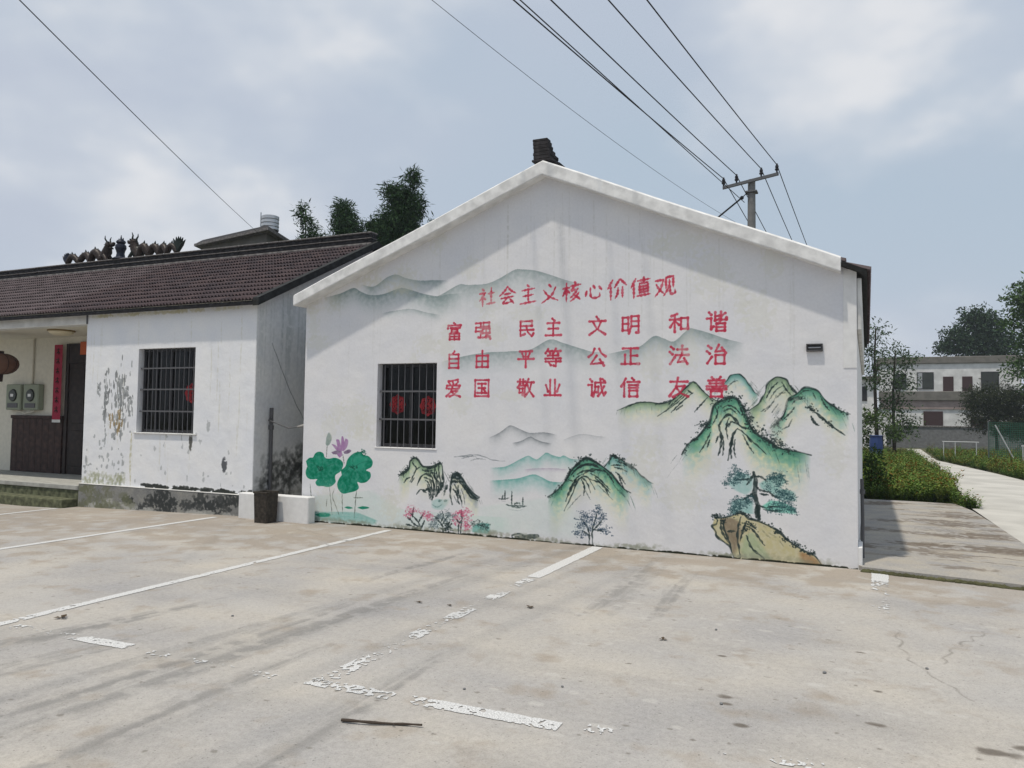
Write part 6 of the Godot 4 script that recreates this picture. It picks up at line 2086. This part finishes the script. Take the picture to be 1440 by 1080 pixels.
func lane_side() -> void:
	# two-storey house beyond the field
	var z := -52.0
	var h := thing("far_house", "two storey white house with dark parapet beyond the block wall", "house", Vector3(13, 0, z))
	var mb := MB.new()
	mb.box(Vector3(8.6, -0.1, z - 8.0), Vector3(17.2, 5.8, z))
	part("wall", mb, M.far_white, h)
	mb = MB.new()
	mb.cbox(Vector3(8.4, 5.801, z - 8.2), Vector3(17.4, 6.28, z + 0.12), 0.03)
	part("parapet", mb, M.far_band, h)
	mb = MB.new()
	mb.cbox(Vector3(8.5, 3.2, z + 0.002), Vector3(14.4, 3.85, z + 0.22), 0.03)
	part("balcony", mb, M.far_band, h)
	mb = MB.new()
	mb.box(Vector3(8.6, 2.6, z + 0.002), Vector3(14.4, 3.198, z + 0.08))
	part("lintel_band", mb, M.far_pink, h)
	for e in [[9.5, 10.3, 4.0, 5.1], [10.95, 12.0, 4.0, 5.2], [14.85, 15.9, 3.95, 5.2]]:
		var w := thing_part("window", h)
		mb = MB.new()
		mb.cbox(Vector3(e[0], e[2], z + 0.003), Vector3(e[1], e[3], z + 0.06), 0.01)
		part("frame", mb, M.dark_frame, w)
		for k in 3:
			var x0: float = lerpf(e[0] + 0.05, e[1] - 0.02, k / 3.0)
			for j in 2:
				var y0: float = lerpf(e[2] + 0.05, e[3] - 0.02, j / 2.0)
				mb = MB.new()
				mb.box(Vector3(x0, y0, z + 0.061), Vector3(x0 + (e[1] - e[0]) / 3.0 - 0.06, y0 + (e[3] - e[2]) / 2.0 - 0.07, z + 0.07))
				part("pane", mb, M.lamp_face if (k == 0 and e[0] > 10.5 and e[0] < 11.5) else M.meter_glass, w)
	for e in [[12.57, 13.21], [13.73, 14.35]]:
		mb = MB.new()
		mb.cbox(Vector3(e[0], 3.86, z + 0.003), Vector3(e[1], 4.88, z + 0.05), 0.01)
		part("door", mb, M.shutter, h)
	mb = MB.new()
	mb.cbox(Vector3(11.35, 1.45, z + 0.003), Vector3(12.55, 2.45, z + 0.06), 0.01)
	part("shutter", mb, M.shutter, h)
	mb = MB.new()
	mb.cbox(Vector3(14.2, 0.0, z + 0.003), Vector3(15.2, 2.1, z + 0.06), 0.01)
	part("door", mb, M.shutter, h)
	# small house behind the slender trees
	var s := thing("small_house", "small white house half hidden behind the corner tree", "house", Vector3(7.0, 0, -40))
	mb = MB.new()
	mb.box(Vector3(3.0, -0.1, -46.0), Vector3(8.3, 4.1, -40.0))
	part("wall", mb, M.far_white, s)
	mb = MB.new()
	mb.cbox(Vector3(2.8, 4.101, -46.2), Vector3(8.5, 4.28, -39.7), 0.02)
	part("roof_slab", mb, M.far_band, s)
	mb = MB.new()
	mb.cbox(Vector3(7.2, 2.85, -39.998), Vector3(7.75, 3.7, -39.95), 0.01)
	part("window", mb, M.dark_frame, s)
	# block wall
	mb = MB.new()
	mb.box(Vector3(8.9, -0.1, -47.2), Vector3(22.0, 1.36, -47.0))
	var bw := thing("block_wall", "low grey block wall in front of the two storey house", "wall", Vector3(14, 0, -47))
	part("wall", mb, M.block, bw)
	mb = MB.new()
	mb.cbox(Vector3(8.85, 1.361, -47.25), Vector3(22.0, 1.45, -46.95), 0.01)
	part("coping", mb, M.mortar, bw)
	# blue bin and red crate
	var b := thing("blue_bin", "blue barrel under the slender tree by the lane", "barrel", Vector3(8.1, 0, -28))
	mb = MB.new()
	mb.lathe(Vector3(8.1, 0.0, -28.0), [[0.0, 0.0], [0.24, 0.0], [0.27, 0.3], [0.25, 0.34], [0.28, 0.38], [0.27, 0.7], [0.24, 0.98], [0.22, 1.02], [0.0, 1.02]], 18)
	part("drum", mb, M.blue, b)
	mb = MB.new()
	mb.lathe(Vector3(8.1, 1.0, -28.0), [[0.255, 0.0], [0.27, 0.02], [0.255, 0.045], [0.0, 0.05]], 18)
	part("lid", mb, M.blue, b)
	# white pipe rails
	for e in [[10.79, 12.2, -30.0, "low white pipe rail at the weeds by the lane bend"], [13.0, 14.6, -25.0, "low white pipe rail beside the green netting"]]:
		var rl := thing("pipe_rail", e[3], "railing", Vector3((e[0] + e[1]) * 0.5, 0, e[2]), "white pipe rails in the field")
		mb = MB.new()
		mb.tube([Vector3(e[0], 0.80, e[2]), Vector3(e[1], 0.80, e[2])], [0.02, 0.02], 8)
		part("rail", mb, M.rail_white, rl)
		for x in [e[0] + 0.05, e[0] + 0.5, e[1] - 0.1]:
			mb = MB.new()
			mb.tube([Vector3(x, 0.0, e[2]), Vector3(x, 0.782, e[2])], [0.018, 0.018], 8)
			part("post", mb, M.rail_white, rl)
	mb = MB.new()
	mb.tube([Vector3(12.3, 1.57, -26.0), Vector3(12.9, 0.3, -26.1)], [0.025, 0.025], 6)
	single("leaning_pole", mb, M.rail_white, "white pole leaning against the green netting", "pole")
	# green netting fence
	var nf := thing("net_fence", "green garden netting on thin posts beside the lane", "fence", Vector3(14.0, 0, -27))
	mb = MB.new()
	for k in 22:
		var y := 0.1 + k * 0.075
		mb.tube([Vector3(12.2, y, -27.0), Vector3(14.5, y - 0.03, -27.0), Vector3(17.0, y, -27.0)], [0.008, 0.008, 0.008], 3, false)
	for k in 64:
		var x := 12.2 + k * 0.075
		mb.tube([Vector3(x, 0.1, -27.0), Vector3(x, 1.68, -27.0)], [0.008, 0.008], 3, false)
	var net := part("netting", mb, M.net, nf)
	for x in [12.2, 13.8, 15.4, 17.0]:
		mb = MB.new()
		mb.tube([Vector3(x, 0.0, -27.03), Vector3(x, 1.75, -27.03)], [0.03, 0.03], 6)
		part("post", mb, M.galv, nf)
	# trees
	var dk := Color(0.02, 0.04, 0.02); var lt := Color(0.08, 0.13, 0.05)
	tree("slender_tree", "thin dark tree by the house corner with open top", "tree", Vector3(8.15, 0, -30), Vector3(8.1, 6.0, -30), 0.10,
		[[Vector3(8.1, 5.9, -30), Vector3(0.45, 0.5, 0.5)], [Vector3(7.9, 5.2, -30), Vector3(0.7, 0.5, 0.6)], [Vector3(8.2, 4.4, -30), Vector3(0.7, 0.6, 0.6)], [Vector3(8.0, 3.5, -30), Vector3(0.6, 0.5, 0.6)]], 95, 13, 0.17, 0.35, 0.2, dk, lt, 0.16)
	tree("slender_tree", "leafy tree with spreading tiers before the white two storey house", "tree", Vector3(8.9, 0, -31), Vector3(8.9, 5.0, -31), 0.09,
		[[Vector3(9.0, 5.1, -31), Vector3(0.3, 0.5, 0.4)], [Vector3(9.6, 4.6, -31), Vector3(0.6, 0.3, 0.5)], [Vector3(8.9, 4.2, -31), Vector3(0.6, 0.5, 0.5)], [Vector3(9.2, 3.4, -31), Vector3(0.75, 0.5, 0.6)], [Vector3(8.9, 2.4, -31), Vector3(0.8, 0.7, 0.6)], [Vector3(9.3, 1.5, -31), Vector3(0.8, 0.6, 0.6)]], 170, 13, 0.17, 0.35, 0.2, dk, lt, 0.16)
	tree("round_shrub", "bright green shrub at the foot of the corner trees", "shrub", Vector3(8.4, 0, -29.2), Vector3(8.4, 1.4, -29.2), 0.05,
		[[Vector3(8.0, 1.75, -29.2), Vector3(0.6, 0.45, 0.5)], [Vector3(8.9, 1.2, -29.2), Vector3(0.4, 0.5, 0.5)], [Vector3(7.6, 1.0, -29.2), Vector3(0.35, 0.5, 0.4)]], 120, 14, 0.15, 0.45, 0.1, Color(0.03, 0.06, 0.02), Color(0.11, 0.16, 0.05), 0.13)
	tree("broadleaf_tree", "big dark tree rising behind the two storey house", "tree", Vector3(16.2, 0, -62), Vector3(16.0, 8.5, -62), 0.3,
		[[Vector3(15.8, 10.0, -62), Vector3(1.3, 1.0, 1.2)], [Vector3(14.6, 8.6, -62), Vector3(1.2, 0.9, 1.2)], [Vector3(16.8, 9.0, -62), Vector3(1.4, 1.1, 1.2)], [Vector3(13.6, 7.8, -62), Vector3(0.7, 0.5, 0.8)], [Vector3(15.6, 7.8, -62), Vector3(2.2, 1.1, 1.5)], [Vector3(17.4, 7.6, -62), Vector3(1.2, 1.2, 1.2)]], 620, 16, 0.27, 0.5, 0.15, Color(0.018, 0.034, 0.022), Color(0.06, 0.10, 0.055), 0.28)
	tree("broadleaf_tree", "tall green tree overhanging the netting at the lane", "tree", Vector3(16.2, 0, -38), Vector3(15.9, 7.0, -38), 0.2,
		[[Vector3(15.2, 8.2, -38), Vector3(0.9, 0.9, 0.9)], [Vector3(16.2, 8.4, -38), Vector3(1.3, 1.2, 1.2)], [Vector3(14.9, 7.0, -38), Vector3(0.6, 0.7, 0.7)], [Vector3(15.6, 6.0, -38), Vector3(0.8, 0.8, 0.9)], [Vector3(15.2, 4.6, -38), Vector3(1.0, 0.6, 0.9)], [Vector3(16.0, 3.4, -38), Vector3(1.2, 1.0, 1.0)]], 520, 16, 0.2, 0.45, 0.2, Color(0.025, 0.05, 0.02), Color(0.10, 0.17, 0.055), 0.2)
	tree("olive_bush", "wide olive grey bush in front of the two storey house", "bush", Vector3(13.9, 0, -38), Vector3(13.9, 2.4, -38), 0.1,
		[[Vector3(13.0, 2.8, -38), Vector3(0.7, 0.7, 0.7)], [Vector3(14.0, 3.0, -38), Vector3(1.0, 0.7, 0.8)], [Vector3(14.9, 2.6, -38), Vector3(1.0, 0.8, 0.8)], [Vector3(13.8, 1.9, -38), Vector3(1.4, 0.8, 0.9)], [Vector3(15.0, 1.4, -38), Vector3(1.0, 0.7, 0.8)]], 950, 16, 0.17, 0.3, 0.1, Color(0.022, 0.030, 0.018), Color(0.065, 0.075, 0.042), 0.18)
	# weeds on both sides of the lane
	var weeds := [weed_mesh(1, 0.5, Color(0.10, 0.17, 0.035), Color(0.3, 0.14, 0.04), false), weed_mesh(2, 0.55, Color(0.12, 0.15, 0.035), Color(0.22, 0.12, 0.03), true), weed_mesh(3, 0.42, Color(0.085, 0.15, 0.035), Color(0.3, 0.2, 0.05), false), weed_mesh(4, 0.48, Color(0.13, 0.19, 0.04), Color(0.3, 0.2, 0.05), false), weed_mesh(5, 0.40, Color(0.11, 0.18, 0.045), Color(0.3, 0.2, 0.05), false), weed_mesh(6, 0.46, Color(0.16, 0.19, 0.045), Color(0.28, 0.2, 0.05), false)]
	var spots := []
	for i in 2600:
		var zz := -8.45 - 26.0 * pow(rng.randf(), 1.4)
		var xmax := lerpf(9.25, 9.75, clampf((-zz - 8.0) / 6.0, 0.0, 1.0))
		spots.append(Vector3(rng.randf_range(7.4, xmax), -0.02, zz))
	for i in 26:
		spots.append(Vector3(rng.randf_range(9.3, 9.62), -0.02, rng.randf_range(-8.4, -7.5)))
	weed_mass("weed_bank", "thick green and yellow weeds between the slab and the lane", [weeds[0], weeds[2], weeds[3], weeds[4], weeds[5], weeds[0], weeds[2], weeds[3], weeds[1]], spots)
	spots = []
	for i in 2600:
		var zz := -14.0 - 26.0 * pow(rng.randf(), 1.2)
		var edge := 12.05
		var bend := [[-14.0, 12.05], [-20.2, 11.5], [-28.5, 10.5], [-38.4, 10.65], [-60.0, 10.8]]
		for e in 4:
			if zz <= bend[e][0] and zz >= bend[e + 1][0]: edge = lerpf(bend[e][1], bend[e + 1][1], (zz - bend[e][0]) / (bend[e + 1][0] - bend[e][0]))
		spots.append(Vector3(edge + 0.1 + rng.randf() * (2.0 + (-zz - 14.0) * 0.22), -0.02, zz))
	weed_mass("weed_verge", "weeds with orange flower heads along the far side of the lane", weeds, spots)
	# dark climbing weeds against the corner of the mural house
	tree("corner_shrub", "dark leafy shrub against the far end of the mural house", "shrub", Vector3(7.85, 0, -9.6), Vector3(7.85, 0.9, -9.6), 0.02,
		[[Vector3(7.85, 0.7, -9.5), Vector3(0.2, 0.5, 0.3)], [Vector3(7.95, 0.35, -9.3), Vector3(0.25, 0.3, 0.3)]], 50, 12, 0.10, 0.4, 0.1, Color(0.02, 0.04, 0.015), Color(0.07, 0.11, 0.03), 0.07)
